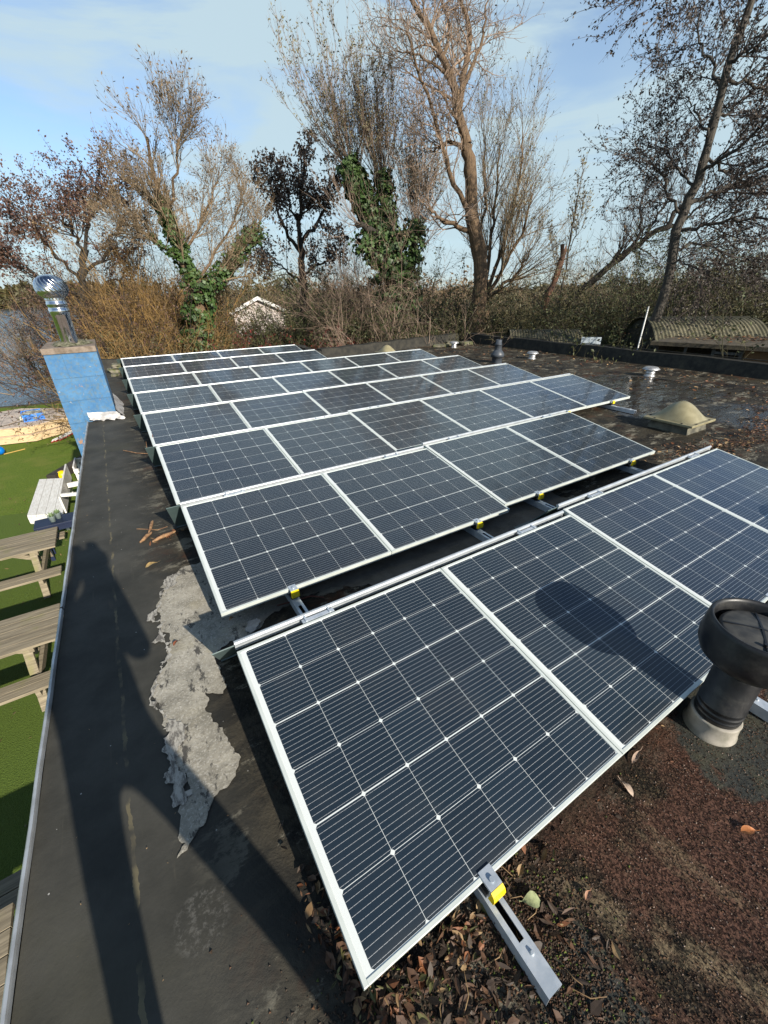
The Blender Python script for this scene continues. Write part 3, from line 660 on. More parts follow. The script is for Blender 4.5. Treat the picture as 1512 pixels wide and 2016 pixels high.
# ------------------------------------------------------------------ black mushroom vents
def mushroom(loc, lab):
    t = thing('roof_vent', lab, 'roof vent', loc, group='black mushroom roof vents')
    MB().lathe([(0.088, -0.005), (0.090, 0.004), (0.086, 0.01), (0.082, 0.07), (0.084, 0.078), (0.080, 0.082), (0.071, 0.082)], 48).build('collar', MT['plinth'], t)
    p = MB().lathe([(0.074, 0.03), (0.074, 0.095), (0.076, 0.097), (0.076, 0.104), (0.074, 0.106), (0.074, 0.118), (0.0765, 0.12), (0.0765, 0.128), (0.074, 0.13), (0.074, 0.145), (0.0765, 0.147), (0.0765, 0.153), (0.074, 0.156), (0.073, 0.40), (0.071, 0.405)], 56)
    p.build('pipe', MT['black_plastic'], t)
    MB().box(0.068, 0.080, -0.012, 0.012, 0.115, 0.39).build('seam_strip', MT['black_plastic'], t)
    h = [(0.07, 0.368), (0.095, 0.358), (0.120, 0.363), (0.143, 0.385), (0.155, 0.415), (0.158, 0.445), (0.156, 0.480), (0.153, 0.512), (0.151, 0.524), (0.146, 0.530), (0.139, 0.528), (0.135, 0.518), (0.132, 0.49), (0.127, 0.455), (0.118, 0.435), (0.09, 0.43), (0.05, 0.43)]
    hd = MB().lathe(h, 72).build('hood', MT['black_plastic'], t)
    MB().lathe([(0.112, 0.435), (0.116, 0.492), (0.112, 0.499), (0.104, 0.501), (0.05, 0.510), (0.001, 0.513)], 56).build('lid', simple('dusty_black_lid', (0.035, 0.036, 0.036), (0.08, 0.078, 0.07), 18, 0.6), t)
    rb = MB()
    for k in range(4):
        a = k * math.pi / 2 + 0.5; rb.beam((0.0, 0.0, 0.513), (0.104 * math.cos(a), 0.104 * math.sin(a), 0.503), 0.006, 0.006)
    rb.tube([(0.082 * math.cos(3.6), 0.082 * math.sin(3.6), 0.502), (0.082 * math.cos(3.6), 0.082 * math.sin(3.6), 0.516)], 0.006, 8)
    rb.build('lid_ribs', MT['black_plastic'], t)
    return t
v1 = mushroom((1.490, -0.102, 0.0), 'tall black mushroom roof vent in a pale collar at front right')
dup(v1, (3.52, 0.12 - 0.52, 0.0), None, 'second black mushroom vent whose shadow falls on the rightmost panel of the nearest row')

# grey soil pipe
sp = thing('soil_pipe', 'slate grey plastic soil pipe standing behind the panels', 'soil pipe', (7.51, 7.0, 0))
MB().lathe([(0.115, 0.0), (0.118, 0.13), (0.152, 0.135), (0.152, 0.20), (0.085, 0.285), (0.078, 0.29)], 40).build('socket', MT['grey_pvc'], sp)
MB().lathe([(0.078, 0.285), (0.078, 0.40), (0.084, 0.402), (0.084, 0.415), (0.066, 0.42), (0.066, 0.50), (0.056, 0.505), (0.054, 0.49), (0.0, 0.49)], 40).build('upper_pipe', MT['grey_pvc'], sp)

# small metal mushroom vents
def smallvent(loc, s, lab):
    t = thing('metal_vent', lab, 'roof vent', loc, group='small metal roof vents')
    MB().lathe([(0.10 * s, 0), (0.095 * s, 0.012), (0.082 * s, 0.02), (0.082 * s, 0.055), (0.088 * s, 0.06), (0.082 * s, 0.066), (0.082 * s, 0.11)], 32).build('neck', MT['zinc'], t)
    MB().lathe([(0.06 * s, 0.10), (0.150 * s, 0.122), (0.153 * s, 0.130), (0.11 * s, 0.165), (0.085 * s, 0.172), (0.0, 0.174)], 40).build('cap', MT['zinc'], t)
smallvent((8.61, 4.04, 0), 1.0, 'small zinc mushroom vent behind the puddle, nearest of three')
smallvent((8.64, 6.93, 0), 0.95, 'small zinc mushroom vent right of the grey soil pipe')
smallvent((8.64, 9.87, 0), 0.95, 'small zinc mushroom vent beside the rubble pile at back')

# domed skylights
def skylight(loc, s, lab, rz):
    t = thing('dome_skylight', lab, 'skylight', loc, (0, 0, rz), group='domed plastic skylights')
    a = 0.285 * s
    MB().add([(-a * .82, -a * .82, 0), (a * .82, -a * .82, 0), (a * .82, a * .82, 0), (-a * .82, a * .82, 0), (-a * .74, -a * .74, .105), (a * .74, -a * .74, .105), (a * .74, a * .74, .105), (-a * .74, a * .74, .105)],
             [(0, 1, 5, 4), (1, 2, 6, 5), (2, 3, 7, 6), (3, 0, 4, 7), (4, 5, 6, 7)]).build('curb', simple('mossy_curb', (0.06, 0.058, 0.045), (0.16, 0.15, 0.11), 8, 0.85, 0, 0.3, 30), t)
    dm = simple('yellowed_dome', (0.30, 0.27, 0.165), (0.23, 0.205, 0.12), 9, 0.38, 0, 0.05, 60)
    f = MB().box(-a, a, -a, a, 0.100, 0.128).build('flange', dm, t, bevel=0.006)
    d = MB(); n = 28; vs = []; fs = []
    for j in range(n + 1):
        for i in range(n + 1):
            u = i / n * 2 - 1; v = j / n * 2 - 1
            q = max(0, 1 - u ** 2) * max(0, 1 - v ** 2); h = 0.20 * s * (q ** 1.12) + 0.1285
            vs.append((u * a * .86, v * a * .86, h))
    for j in range(n):
        for i in range(n): q = j * (n + 1) + i; fs.append((q, q + 1, q + n + 2, q + n + 1))
    d.add(vs, fs, True); d.build('dome', dm, t)
    sc = MB()
    for sx in (-.55, .55):
        for sy in (-.93, .93): sc.tube([(sx * a, sy * a, .127), (sx * a, sy * a, .134)], 0.012, 8); sc.tube([(sy * a, sx * a, .127), (sy * a, sx * a, .134)], 0.012, 8)
    sc.build('screws', MT['black_plastic'], t); return t
skylight((5.52, 2.02, 0), 0.98, 'yellowed plastic dome skylight between the puddle and the nearest row', 0.0)
skylight((5.98, 9.42, 0), 0.85, 'pale domed skylight half hidden behind the sixth row of panels', 0.0)

# rubble and mossy bricks
def chunk(mb, c, s, g):
    bm = bmesh.new(); bmesh.ops.create_cube(bm, size=1); bmesh.ops.subdivide_edges(bm, edges=bm.edges[:], cuts=2, use_grid_fill=True)
    rz = g.random() * 3.1; vs = []
    for v in bm.verts:
        p = v.co * (1 - 0.12 * v.co.length) + Vector(g.normal(size=3)) * 0.035
        x, y, z = p.x * s[0], p.y * s[1], p.z * s[2]
        vs.append((c[0] + x * math.cos(rz) - y * math.sin(rz), c[1] + x * math.sin(rz) + y * math.cos(rz), c[2] + z + s[2] / 2))
    bm.verts.index_update(); mb.add(vs, [tuple(v.index for v in f.verts) for f in bm.faces]); bm.free()
g = np.random.default_rng(5)
def stone(c, s, lab, grp, nm='stone_slab'):
    mb = MB(); chunk(mb, (0, 0, 0), s, g); o = mb.build(nm, MT['stone'], loc=c); tag(o, lab, 'stone', grp); return o
gx = 'broken slabs heaped by the back parapet'
stone((8.45, 10.25, 0), (0.5, 0.32, 0.07), 'broken mossy slab at left of the heap by the back parapet', gx)
stone((8.95, 10.35, 0), (0.55, 0.35, 0.08), 'broad broken slab in the middle of the heap behind the zinc vent', gx)
stone((8.9, 10.3, 0.07), (0.38, 0.28, 0.06), 'broken slab lying on top of the heap by the back parapet', gx)
stone((9.35, 10.15, 0), (0.42, 0.3, 0.10), 'broken slab at right of the heap beside the roof corner', gx)
gx = 'mossy stones by the chimney'
stone((-0.12, 11.25, 0), (0.42, 0.20, 0.10), 'lower mossy stone beside the farthest row of panels', gx, 'mossy_stone')
stone((-0.12, 11.27, 0.095), (0.40, 0.19, 0.09), 'upper mossy stone stacked beside the farthest row of panels', gx, 'mossy_stone')
stone((-0.20, 10.70, 0), (0.22, 0.12, 0.05), 'small mossy stone lying in front of the stacked stones', gx, 'mossy_stone')

# bark scraps, felt scrap, single leaves
def bark_piece(pts, w, lab):
    mb = MB(); mb.tube([Vector(p) for p in pts], [w * .5, w, w * 1.1, w * .8, w * .4][:len(pts)], 7); o = mb.build('bark_scrap', MT['bark_piece']); tag(o, lab, 'bark scrap', 'dry bark scraps on the felt')
bark_piece([(-0.262, 2.80, .010), (-0.245, 2.84, .02), (-0.235, 2.90, .016), (-0.222, 2.95, .02), (-0.215, 2.99, .012)][::-1], 0.011, 'upper curved scrap of dry bark lying on dark felt')
bark_piece([(-0.325, 2.70, .008), (-0.30, 2.72, .014), (-0.275, 2.76, .016), (-0.25, 2.79, .012), (-0.24, 2.81, .01)], 0.012, 'lower straight scrap of dry bark lying on dark felt')
bark_piece([(-0.25, 2.66, .008), (-0.21, 2.675, .014), (-0.17, 2.69, .016), (-0.12, 2.71, .012), (-0.08, 2.73, .01)], 0.013, 'ragged bark scrap pushed against the second row deflector')
tg = MB(); tg.tube([(-0.33, 2.93, .008), (-0.25, 2.86, .012), (-0.20, 2.82, .01), (-0.13, 2.83, .012)], 0.0028, 5); tag(tg.build('twig', MT['bark_piece']), 'thin dry twig across the bark scraps on dark felt', 'twig')
tg = MB(); tg.tube([(-0.32, 5.0, .01), (-0.20, 4.78, .02), (-0.06, 4.62, .03), (0.0, 4.75, .2)], [.005, .006, .005, .003], 5); tg.tube([(-0.10, 4.64, .03), (-0.08, 4.8, .12)], [.004, .002], 5); tag(tg.build('twig', MT['bark_piece']), 'forked pale twig lying beside the fourth row of panels', 'twig')
tg = MB(); tg.tube([(0.27, 1.52, .012), (0.36, 1.50, .016), (0.46, 1.49, .014), (0.52, 1.44, .012)], [.004, .005, .005, .003], 5); tag(tg.build('twig', simple('red_brown_twig', (0.12, 0.04, 0.025), None, 8, 0.7)), 'red brown twig in front of the second row of panels', 'twig')
sc = MB(); g2 = np.random.default_rng(2)
pl = ragged([(0.085, 1.385), (0.12, 1.40), (0.155, 1.455), (0.145, 1.475), (0.10, 1.478)], 0.012, seed=4)
sc.prism(pl, 0.012, 0.018); tag(sc.build('felt_scrap', simple('pale_felt_flake', (0.42, 0.41, 0.38), (0.3, 0.29, 0.27), 30, 0.8)), 'pale torn scrap of felt in front of the second row', 'felt scrap')

def leaf_mesh(l, w, curl, seed):
    """one curled leaf: a pointed blade folded along its midrib"""
    g = np.random.default_rng(seed); n = 8; vs = []; fs = []
    for i in range(n + 1):
        t = i / n; hw = w * math.sin(math.pi * t ** 0.8) * (1 - 0.25 * t) + 0.0006; z = curl * math.sin(math.pi * t) * 0.5 + 0.003
        k = curl * 0.6 * (0.5 + t)
        vs += [(l * (t - .5), -hw, z + k * hw / w + g.normal() * .0008), (l * (t - .5), 0, z), (l * (t - .5), hw, z + k * hw / w + g.normal() * .0008)]
    for i in range(n):
        q = i * 3; fs += [(q, q + 3, q + 4, q + 1), (q + 1, q + 4, q + 5, q + 2)]
    vs += [(l * .5, -.0012, .003), (l * .5, .0012, .003), (l * .78, .001, .006), (l * .78, -.001, .006)]; b = len(vs) - 4; fs.append((b, b + 1, b + 2, b + 3))
    return vs, fs
def leaf(x, y, l, w, rz, col, lab, z=0.003, curl=0.012):
    mb = MB(); vs, fs = leaf_mesh(l, w, curl, int(abs(x * 1000))); mb.add(vs, fs, True)
    m = simple('leaf_' + lab.split()[0], col, tuple(c * .6 for c in col), 60, .6)
    o = mb.build('fallen_leaf', m, loc=(x, y, z)); o.rotation_euler = (0, 0, rz); tag(o, lab, 'leaf', 'single fallen leaves')
leaf(-0.285, 2.355, 0.075, 0.022, 0.3, (0.46, 0.31, 0.12), 'pale yellow fallen leaf alone on the dark felt strip')
leaf(-0.25, 1.525, 0.035, 0.009, 0.6, (0.22, 0.07, 0.03), 'red brown fallen leaf on the pale torn patch', 0.006)
leaf(0.985, -0.065, 0.055, 0.011, 1.3, (0.55, 0.42, 0.32), 'pale pink folded leaf on the red grit in front of the row')
leaf(1.185, -0.345, 0.05, 0.014, -0.5, (0.52, 0.19, 0.06), 'orange fallen leaf on the red grit at right edge')
leaf(0.462, -0.095, 0.052, 0.021, 2.6, (0.36, 0.40, 0.20), 'pale green fallen leaf beside the yellow clamp', 0.01)
leaf(0.612, -0.172, 0.03, 0.009, 0.2, (0.42, 0.21, 0.12), 'small tan leaf on grit right of the front rail')
leaf(0.05, 1.95, 0.03, 0.009, 0.9, (0.30, 0.12, 0.05), 'rust fallen leaf under the second row edge', 0.01)
leaf(1.12, -0.02, 0.075, 0.010, 0.15, (0.45, 0.32, 0.24), 'long pale leaf near the black vent collar')
leaf(0.03, 1.545, 0.032, 0.011, 0.2, (0.26, 0.15, 0.07), 'brown leaf on grey deck below the second row corner', 0.01)

# litter nobody could count: leaf drifts and dry flakes
def litter(name, spots, seed, lmin, lmax, zmax, tilt=0.5):
    g = np.random.default_rng(seed); V = []; Q = []; MI = []; c = 0
    for (cx, cy, rx, ry, n, rot, mats) in spots:
        for _ in range(n):
            a, b = g.normal(size=2) * 0.5; ca, sa = math.cos(rot), math.sin(rot)
            x = cx + a * rx * ca - b * ry * sa; y = cy + a * rx * sa + b * ry * ca
            l = lmin + (lmax - lmin) * g.random() ** 1.8; w = l * g.uniform(.07, .30); rz = g.random() * 6.3
            M = Matrix.Translation((x, y, 0.004 + g.random() ** 2 * zmax)) @ Matrix.Rotation(rz, 4, 'Z') @ Matrix.Rotation(g.normal() * tilt, 4, 'X') @ Matrix.Rotation(g.normal() * tilt * .7, 4, 'Y')
            cu = g.uniform(-.3, .6) * w
            pts = [(-l / 2, 0, 0), (-l * .15, -w, cu), (l * .2, -w * .8, cu * 1.2), (l / 2, 0, .3 * cu), (l * .2, w * .8, cu), (-l * .15, w, cu * .8), (0.02 * l, 0, -cu * .4)]
            P = [tuple(M @ Vector(p)) for p in pts]
            if min(p[2] for p in P) < 0.001: dz = 0.001 - min(p[2] for p in P); P = [(p[0], p[1], p[2] + dz) for p in P]
            V += P; m_ = int(g.choice(mats))
            for q in ((0, 1, 6, 5), (1, 2, 3, 6), (6, 3, 4, 5)): Q.append(tuple(i + c for i in q)); MI.append(m_)
            c += 7
    o = fast_mesh(name, V, Q, LIT, mi=MI, smooth=False); tag(o, kind='stuff'); return o
A = [0, 0, 0, 1, 1, 4, 2, 3]; Bm = [0, 1, 1, 1, 0]; T_ = [2, 2, 4, 0]
litter('leaf_litter', [(0.15, -0.05, 0.36, 0.05, 380, 0.05, A), (-0.03, 0.07, 0.05, 0.24, 280, 0.12, A), (0.20, -0.17, 0.26, 0.10, 330, 0.0, Bm + [1, 1, 0]), (0.50, -0.17, 0.04, 0.20, 55, 0.45, Bm + [1, 2]),
                       (0.24, -0.32, 0.22, 0.06, 130, 0.0, Bm), (1.10, -0.03, 0.5, 0.03, 14, 0.1, [0, 4, 2]), (-0.12, 2.70, 0.14, 0.05, 60, 0.2, [0, 4, 2]), (0.75, -0.22, 0.35, 0.18, 5, 0, A), (2.2, -0.10, 1.3, 0.04, 70, 0, A)], 21, 0.007, 0.046, 0.012)
tw_ = np.random.default_rng(55)
for k_ in range(16):
    x_, y_, a_ = tw_.normal(.18, .22), tw_.normal(-.12, .09), tw_.random() * 6.28; l_ = tw_.uniform(.03, .09); mb_ = MB()
    mb_.tube([(0, 0, .004), (l_ * .5 * math.cos(a_), l_ * .5 * math.sin(a_), .014), (l_ * math.cos(a_ + .3), l_ * math.sin(a_ + .3), .008)], [.0011, .0014, .0008], 5)
    tag(mb_.build('twig', LIT[2], loc=(x_, y_, .004)), 'short dry twig in the leaf litter below the nearest panel', 'twig', 'dry twigs in the leaf litter')
litter('leaf_drift', [(5.0, 1.45, 1.0, 0.20, 650, -0.25, [0, 4, 2, 0, 1]), (6.3, 1.45, 1.0, 0.25, 650, 0.1, [0, 4, 2, 0, 1]), (7.8, 1.9, 1.3, 0.35, 320, 0.3, [0, 4, 2, 1]), (4.3, 2.1, .35, .3, 130, 0, [0, 1, 4])], 22, 0.02, 0.05, 0.015, 0.4)
litter('dry_leaf_flakes', [(8.3, 5.5, 1.6, 6.0, 520, 0, T_ + [0, 0]), (8.9, 3.0, 1.0, 2.0, 160, 0, T_), (9.5, 6.0, .35, 6, 240, 0, T_), (7.0, 9.0, 2.5, 1.0, 160, 0, T_), (6.9, 4.6, .8, 2, 120, 0, [0, 2, 1])], 23, 0.03, 0.08, 0.006, 0.25)
litter('scattered_flecks', [(-0.45, 1.5, 0.3, 3.0, 46, 0, [2]), (-0.5, 5.5, .2, 3, 24, 0, [2, 0]), (0.0, 8.5, .25, 3.0, 120, 0, [0, 2, 4]), (9.95, 5, .12, 6, 120, 0, T_)], 24, 0.004, 0.012, 0.002, 0.3)
# lichen-coloured crumbs of grit before the front row
gg = np.random.default_rng(31); n = 16000
cx = gg.uniform(0.3, 2.3, n); cy = -0.01 - gg.random(n) ** 0.8 * 0.62; keep = (cx > 0.33 + 0.25 * gg.random(n)); cx, cy = cx[keep], cy[keep]; n = len(cx)
s = gg.uniform(0.0011, 0.0032, n); V = np.zeros((n, 4, 3)); ang = gg.random(n) * 6.28
for k, (a, z) in enumerate(((0, 0), (2.1, 0), (4.2, 0), (0, 1))):
    V[:, k, 0] = cx + (s * np.cos(ang + a) if k < 3 else 0); V[:, k, 1] = cy + (s * np.sin(ang + a) if k < 3 else 0); V[:, k, 2] = 0.0003 + z * s * 1.5
Q = np.array([(0, 1, 3), (1, 2, 3), (2, 0, 3)]); Q = (Q[None] + np.arange(n)[:, None, None] * 4).reshape(-1, 3)
mi = np.repeat(gg.choice([0, 0, 0, 1, 1, 1, 2], n), 3)
tag(fast_mesh('roof_grit', V.reshape(-1, 3), Q, [LIT[0], LIT[1], simple('pale_grit', (0.30, 0.24, 0.20), (0.16, 0.11, 0.09), 90, .5)], mi=mi, smooth=False), kind='stuff')
# crumbs of bark and moss between the leaves
gg = np.random.default_rng(33); n = 9000; cx = np.concatenate([gg.normal(.15, .25, n // 2), gg.normal(.42, .08, n // 2)]); cy = np.concatenate([gg.normal(-.11, .12, n // 2), gg.normal(-.2, .16, n // 2)])
s = gg.uniform(.0015, .006, n); V = np.zeros((n, 4, 3)); ang = gg.random(n) * 6.28
for k, (a, z) in enumerate(((0, 0), (2.1, 0), (4.2, 0), (0, 1))):
    V[:, k, 0] = cx + (s * np.cos(ang + a) if k < 3 else 0); V[:, k, 1] = cy + (s * np.sin(ang + a) if k < 3 else 0); V[:, k, 2] = .0004 + z * s * .9
Q = (np.array([(0, 1, 3), (1, 2, 3), (2, 0, 3)])[None] + np.arange(n)[:, None, None] * 4).reshape(-1, 3)
tag(fast_mesh('moss_crumbs', V.reshape(-1, 3), Q, [LIT[1], simple('moss_tuft', (0.10, 0.14, 0.02), (0.05, 0.07, 0.015), 40, .9), LIT[0]], mi=np.repeat(gg.choice([0] * 8 + [2, 2, 2, 1], n), 3), smooth=False), kind='stuff')

# ------------------------------------------------------------------ yard to the left, one storey down
def picnic(loc, rz, L, lab):
    t = thing('picnic_table', lab, 'picnic table', loc, (0, 0, rz), group='weathered wooden picnic tables')
    top = MB(); n = 5; w = 0.145
    for k in range(n): y = (k - (n - 1) / 2) * (w + 0.006); top.box(-L / 2, L / 2, y - w / 2, y + w / 2, 0.715, 0.75)
    top.build('tabletop', MT['old_wood'], t, bevel=0.003)
    for s in (-1, 1):
        b = MB()
        for k in range(2): y = s * (0.60 + k * 0.13); b.box(-L / 2, L / 2, y - 0.061, y + 0.061, 0.415, 0.45)
        b.build('bench', MT['old_wood'], t, bevel=0.003)
    for sx in (-1, 1):
        x = sx * (L / 2 - 0.32)
        for s in (-1, 1):
            MB().beam((x, s * 0.26, 0.715), (x, s * 0.66, 0.0), 0.045, 0.09, (1, 0, 0)).build('leg', MT['old_wood'], t)
        f = MB().beam((x + .046, -0.78, 0.375), (x + .046, 0.78, 0.375), 0.045, 0.09); f.beam((x + .046, -0.34, 0.675), (x + .046, 0.34, 0.675), 0.045, 0.075); f.build('cross_beam', MT['old_wood'], t)
        MB().beam((x, 0, 0.39), (sx * 0.12, 0, 0.70), 0.045, 0.07).build('brace', MT['old_wood'], t)
    return t
L_ = 1.9
picnic((-1.77 - L_ / 2, 7.78, GZ), 0.01, L_, 'weathered wooden picnic table nearest the navy table')
picnic((-1.60 - L_ / 2, 5.24, GZ), 0.01, L_, 'mossy grey picnic table in the middle, with wide plank top')
picnic((-1.67 - L_ / 2, 1.66, GZ), 0.03, L_, 'brown picnic table corner at the bottom left below the roof edge')

# white slatted lounge bench with a back rail
t = thing('lounge_bench', 'white wooden lounge bench with backrest beside the lawn', 'bench', (0, 0, GZ))
sb = MB()
for k in range(4):
    a = k / 4; b = (k + 1) / 4 - 0.012; q = lambda u, v: (-2.455 + 0.62 * u + (-0.025) * (1 - v) + 0.0 * v, 12.03 - 0.30 * u - (2.20 - 0.02 * u) * (1 - v))
    A_, B_, C_, D_ = q(a, 0), q(b, 0), q(b, 1), q(a, 1)
    sb.add([(p[0], p[1], z) for z in (0.38, 0.42) for p in (A_, B_, C_, D_)], [(3, 2, 1, 0), (4, 5, 6, 7), (0, 1, 5, 4), (1, 2, 6, 5), (2, 3, 7, 6), (3, 0, 4, 7)])
sb.build('seat', MT['white_wood'], t)
MB().beam((-2.47, 9.84, 0.30), (-1.86, 9.52, 0.30), 0.03, 0.15).beam((-2.45, 12.0, 0.30), (-1.84, 11.72, 0.30), 0.03, 0.15).beam((-2.475, 9.85, 0.30), (-2.455, 12.0, 0.30), 0.03, 0.15).build('apron', MT['white_wood'], t)
bk = MB(); bk.beam((-1.805, 9.52, 0.60), (-1.795, 11.70, 0.60), 0.03, 0.36); bk.build('backrest', MT['white_wood'], t)
for (x, y) in ((-2.42, 9.92), (-2.40, 11.9), (-1.90, 9.64), (-1.88, 11.6)): MB().box(x - .03, x + .03, y - .03, y + .03, 0, 0.38).build('leg', MT['white_wood'], t)
MB().beam((-1.76, 9.50, 0.82), (-1.22, 9.30, 0.82), 0.05, 0.06).beam((-1.76, 10.6, 0.62), (-1.22, 10.6, 0.62), 0.05, 0.10).build('armrest', MT['white_wood'], t)
t2 = thing('garden_bench', 'white wooden bench frame between lounge bench and wall', 'bench', (0, 0, GZ))
for y in (11.75, 12.6): MB().beam((-1.70, y, 0.55), (-0.95, y, 0.55), 0.06, 0.10).build('rail', MT['white_wood'], t2)
MB().beam((-1.69, 11.80, 0.58), (-1.67, 12.55, 0.58), 0.03, 0.14).build('backrest', MT['white_wood'], t2)
for (x, y) in ((-1.66, 11.75), (-1.0, 11.75), (-1.66, 12.6), (-1.0, 12.6)): MB().box(x - .03, x + .03, y - .03, y + .03, 0, 0.5).build('leg', MT['white_wood'], t2)

nv = thing('navy_table', 'long navy blue painted table carrying two potted plants', 'table', (-1.75, 8.52, GZ), (0, 0, 0.04))
MB().box(-0.40, 0.75, -0.17, 0.22, 0.68, 0.72).build('tabletop', MT['navy_paint'], nv, bevel=0.004)
MB().box(-0.36, 0.70, -0.14, 0.19, 0.58, 0.68).build('apron', MT['navy_paint'], nv)
for sx in (-.33, .67):
    for sy in (-.11, .16): MB().box(sx - .03, sx + .03, sy - .03, sy + .03, 0, .58).build('leg', MT['navy_paint'], nv)
def potplant(loc, lab):
    p = thing('potted_plant', lab, 'potted plant', loc, group='small potted plants on the navy table')
    MB().lathe([(0, 0), (0.042, 0), (0.058, 0.11), (0.062, 0.112), (0.056, 0.112), (0.052, 0.095), (0, 0.095)], 24).build('pot', MT['pot_tin'], p)
    mb = MB(); g = np.random.default_rng(int(abs(loc[0]) * 100))
    for k in range(26):
        a = g.random() * 6.28; e = g.uniform(.5, 1.4); l = g.uniform(.05, .10); d = Vector((math.cos(a) * math.cos(e), math.sin(a) * math.cos(e), math.sin(e)))
        s = Vector((-math.sin(a), math.cos(a), 0)) * .012; o = Vector((0, 0, .09)) + Vector((math.cos(a), math.sin(a), 0)) * .02
        mb.add([o - s * .4, o + d * l * .6 - s, o + d * l, o + d * l * .6 + s], [(0, 1, 2, 3)])
    mb.build('plant', MT['pot_plant'], p)
potplant((-1.86, 8.50, GZ + .72), 'left potted plant in a grey tin on the navy table')
potplant((-1.78, 8.60, GZ + .72), 'right potted plant in a grey tin on the navy table')

def ball(c, r, m, lab, cat='ball'):
    mb = MB(); pr = [(max(0.0005, r * math.sin(math.pi * i / 14)), -r * math.cos(math.pi * i / 14)) for i in range(15)]
    mb.lathe(pr, 28); o = mb.build('ball', m, loc=c); tag(o, lab, cat); return o
ball((-2.13, 12.96, GZ + 0.125), 0.125, MT['ball_yellow'], 'bright yellow ball on the dark sleeper beside the lounge bench')
ball((-1.35, 12.3, GZ + 0.12), 0.12, simple('dull_orange_rubber', (0.42, 0.22, 0.02), None, 6, .5), 'dull orange ball in shade behind the white bench')
ball((-3.93, 16.5, GZ + 0.13), 0.13, MT['ball_blue'], 'blue ball at the left frame edge below the rafts')
lg = MB().beam((-2.36, 12.82, 0.11), (-1.35, 14.6, 0.11), 0.24, 0.22); tag(lg.build('timber_sleeper', MT['log'], loc=(0, 0, GZ), bevel=.02), 'dark timber sleeper lying in the grass beside the building', 'sleeper')
lg = MB().beam((-3.85, 16.42, 0.02), (-3.34, 16.66, 0.02), 0.03, 0.02); tag(lg.build('yellow_stick', simple('yellow_stick_paint', (0.5, 0.33, 0.08), None, 8, .6), loc=(0, 0, GZ)), 'thin yellowish stick lying on the lawn by the rafts', 'stick')

# two stacked swimming rafts with boarded decks and rope handles
RP = [(-5.2, 18.6), (-4.6, 17.75), (-3.10, 17.50), (-2.12, 18.22), (-1.75, 19.0), (-2.35, 20.10), (-3.74, 21.0), (-5.0, 20.6)]
def raft(z, lab, off):
    t = thing('swim_raft', lab, 'raft', (off[0], off[1], GZ + z), group='stacked wooden swim rafts')
    MB().prism(RP, 0.0, 0.225).build('side_boards', MT['raft_wood'], t, bevel=.012)
    cx = sum(p[0] for p in RP) / 8; cy = sum(p[1] for p in RP) / 8
    ins = [(cx + (x - cx) * .94, cy + (y - cy) * .94) for x, y in RP]
    MB().prism(ins, 0.226, 0.238).build('deck', MT['raft_deck'], t)
    for i in range(8):
        a = Vector(RP[i] + (0,)); b = Vector(RP[(i + 1) % 8] + (0,)); d = (b - a).normalized(); nn = Vector((d.y, -d.x, 0))
        if nn.dot(a - Vector((cx, cy, 0))) < 0: nn = -nn
        for q in ((.5,) if (b - a).length < 1.2 else (.27, .73)):
            p = a.lerp(b, q); pts = [p + d * (0.065 * math.cos(u)) + nn * (0.012 + .02 * math.sin(u)) + Vector((0, 0, .07 + .075 * math.sin(u))) for u in np.linspace(0, math.pi, 9)]
            MB().tube(pts, 0.010, 6).build('rope_handle', simple('brown_rope', (0.22, 0.13, 0.05), None, 20, .9), t)
raft(0.02, 'cream boarded swim raft lying on the grass, lower of two', (0.0, -0.06))
raft(0.275, 'cream boarded swim raft stacked on top, carrying a blue crate', (0, 0))
rp = MB(); rp.tube([(-2.9, 18.9, .53), (-3.2, 18.6, .53), (-3.9, 18.05, .53), (-4.6, 17.9, .53)], 0.012, 6); rp.tube([(-3.05, 19.0, .54), (-2.95, 19.7, .53), (-2.9, 20.3, .53)], 0.012, 6)
tag(rp.build('rope', simple('tarred_rope', (0.06, 0.05, 0.04), None, 20, .9), loc=(0, 0, GZ)), 'thin dark rope trailing from the blue crate over the raft', 'rope')
cr = thing('crate', 'blue plastic crate with slotted sides on the upper raft', 'crate', (-3.13, 18.72, GZ + 0.514), (0, 0, 0.18))
b = MB(); a_, b_ = 0.30, 0.42
b.box(-a_, a_, -b_, b_, 0, .015)
for z in (0.0, .09, .17): b.box(-a_, a_, -b_, -b_ + .018, z, z + .065).box(-a_, a_, b_ - .018, b_, z, z + .065).box(-a_, -a_ + .018, -b_, b_, z, z + .05).box(a_ - .018, a_, -b_, b_, z, z + .05)
for k in range(6):
    x = -a_ + k * (2 * a_ - .03) / 5; b.box(x, x + .03, -b_ - .001, -b_ + .017, 0, .22).box(x, x + .03, b_ - .017, b_ + .001, 0, .22)
for k in range(7):
    y = -b_ + k * (2 * b_ - .03) / 6; b.box(-a_ - .001, -a_ + .017, y, y + .03, 0, .22).box(a_ - .017, a_ + .001, y, y + .03, 0, .22)
b.build('crate_body', MT['crate_blue'], cr)
hp = MB(); chunk(hp, (0, 0, 0.03), (.55, .78, .2), np.random.default_rng(9)); hp.build('contents', simple('pale_cloth', (0.6, 0.6, 0.5), (0.45, 0.45, 0.36), 8, .9), cr)
gp = np.random.default_rng(14)
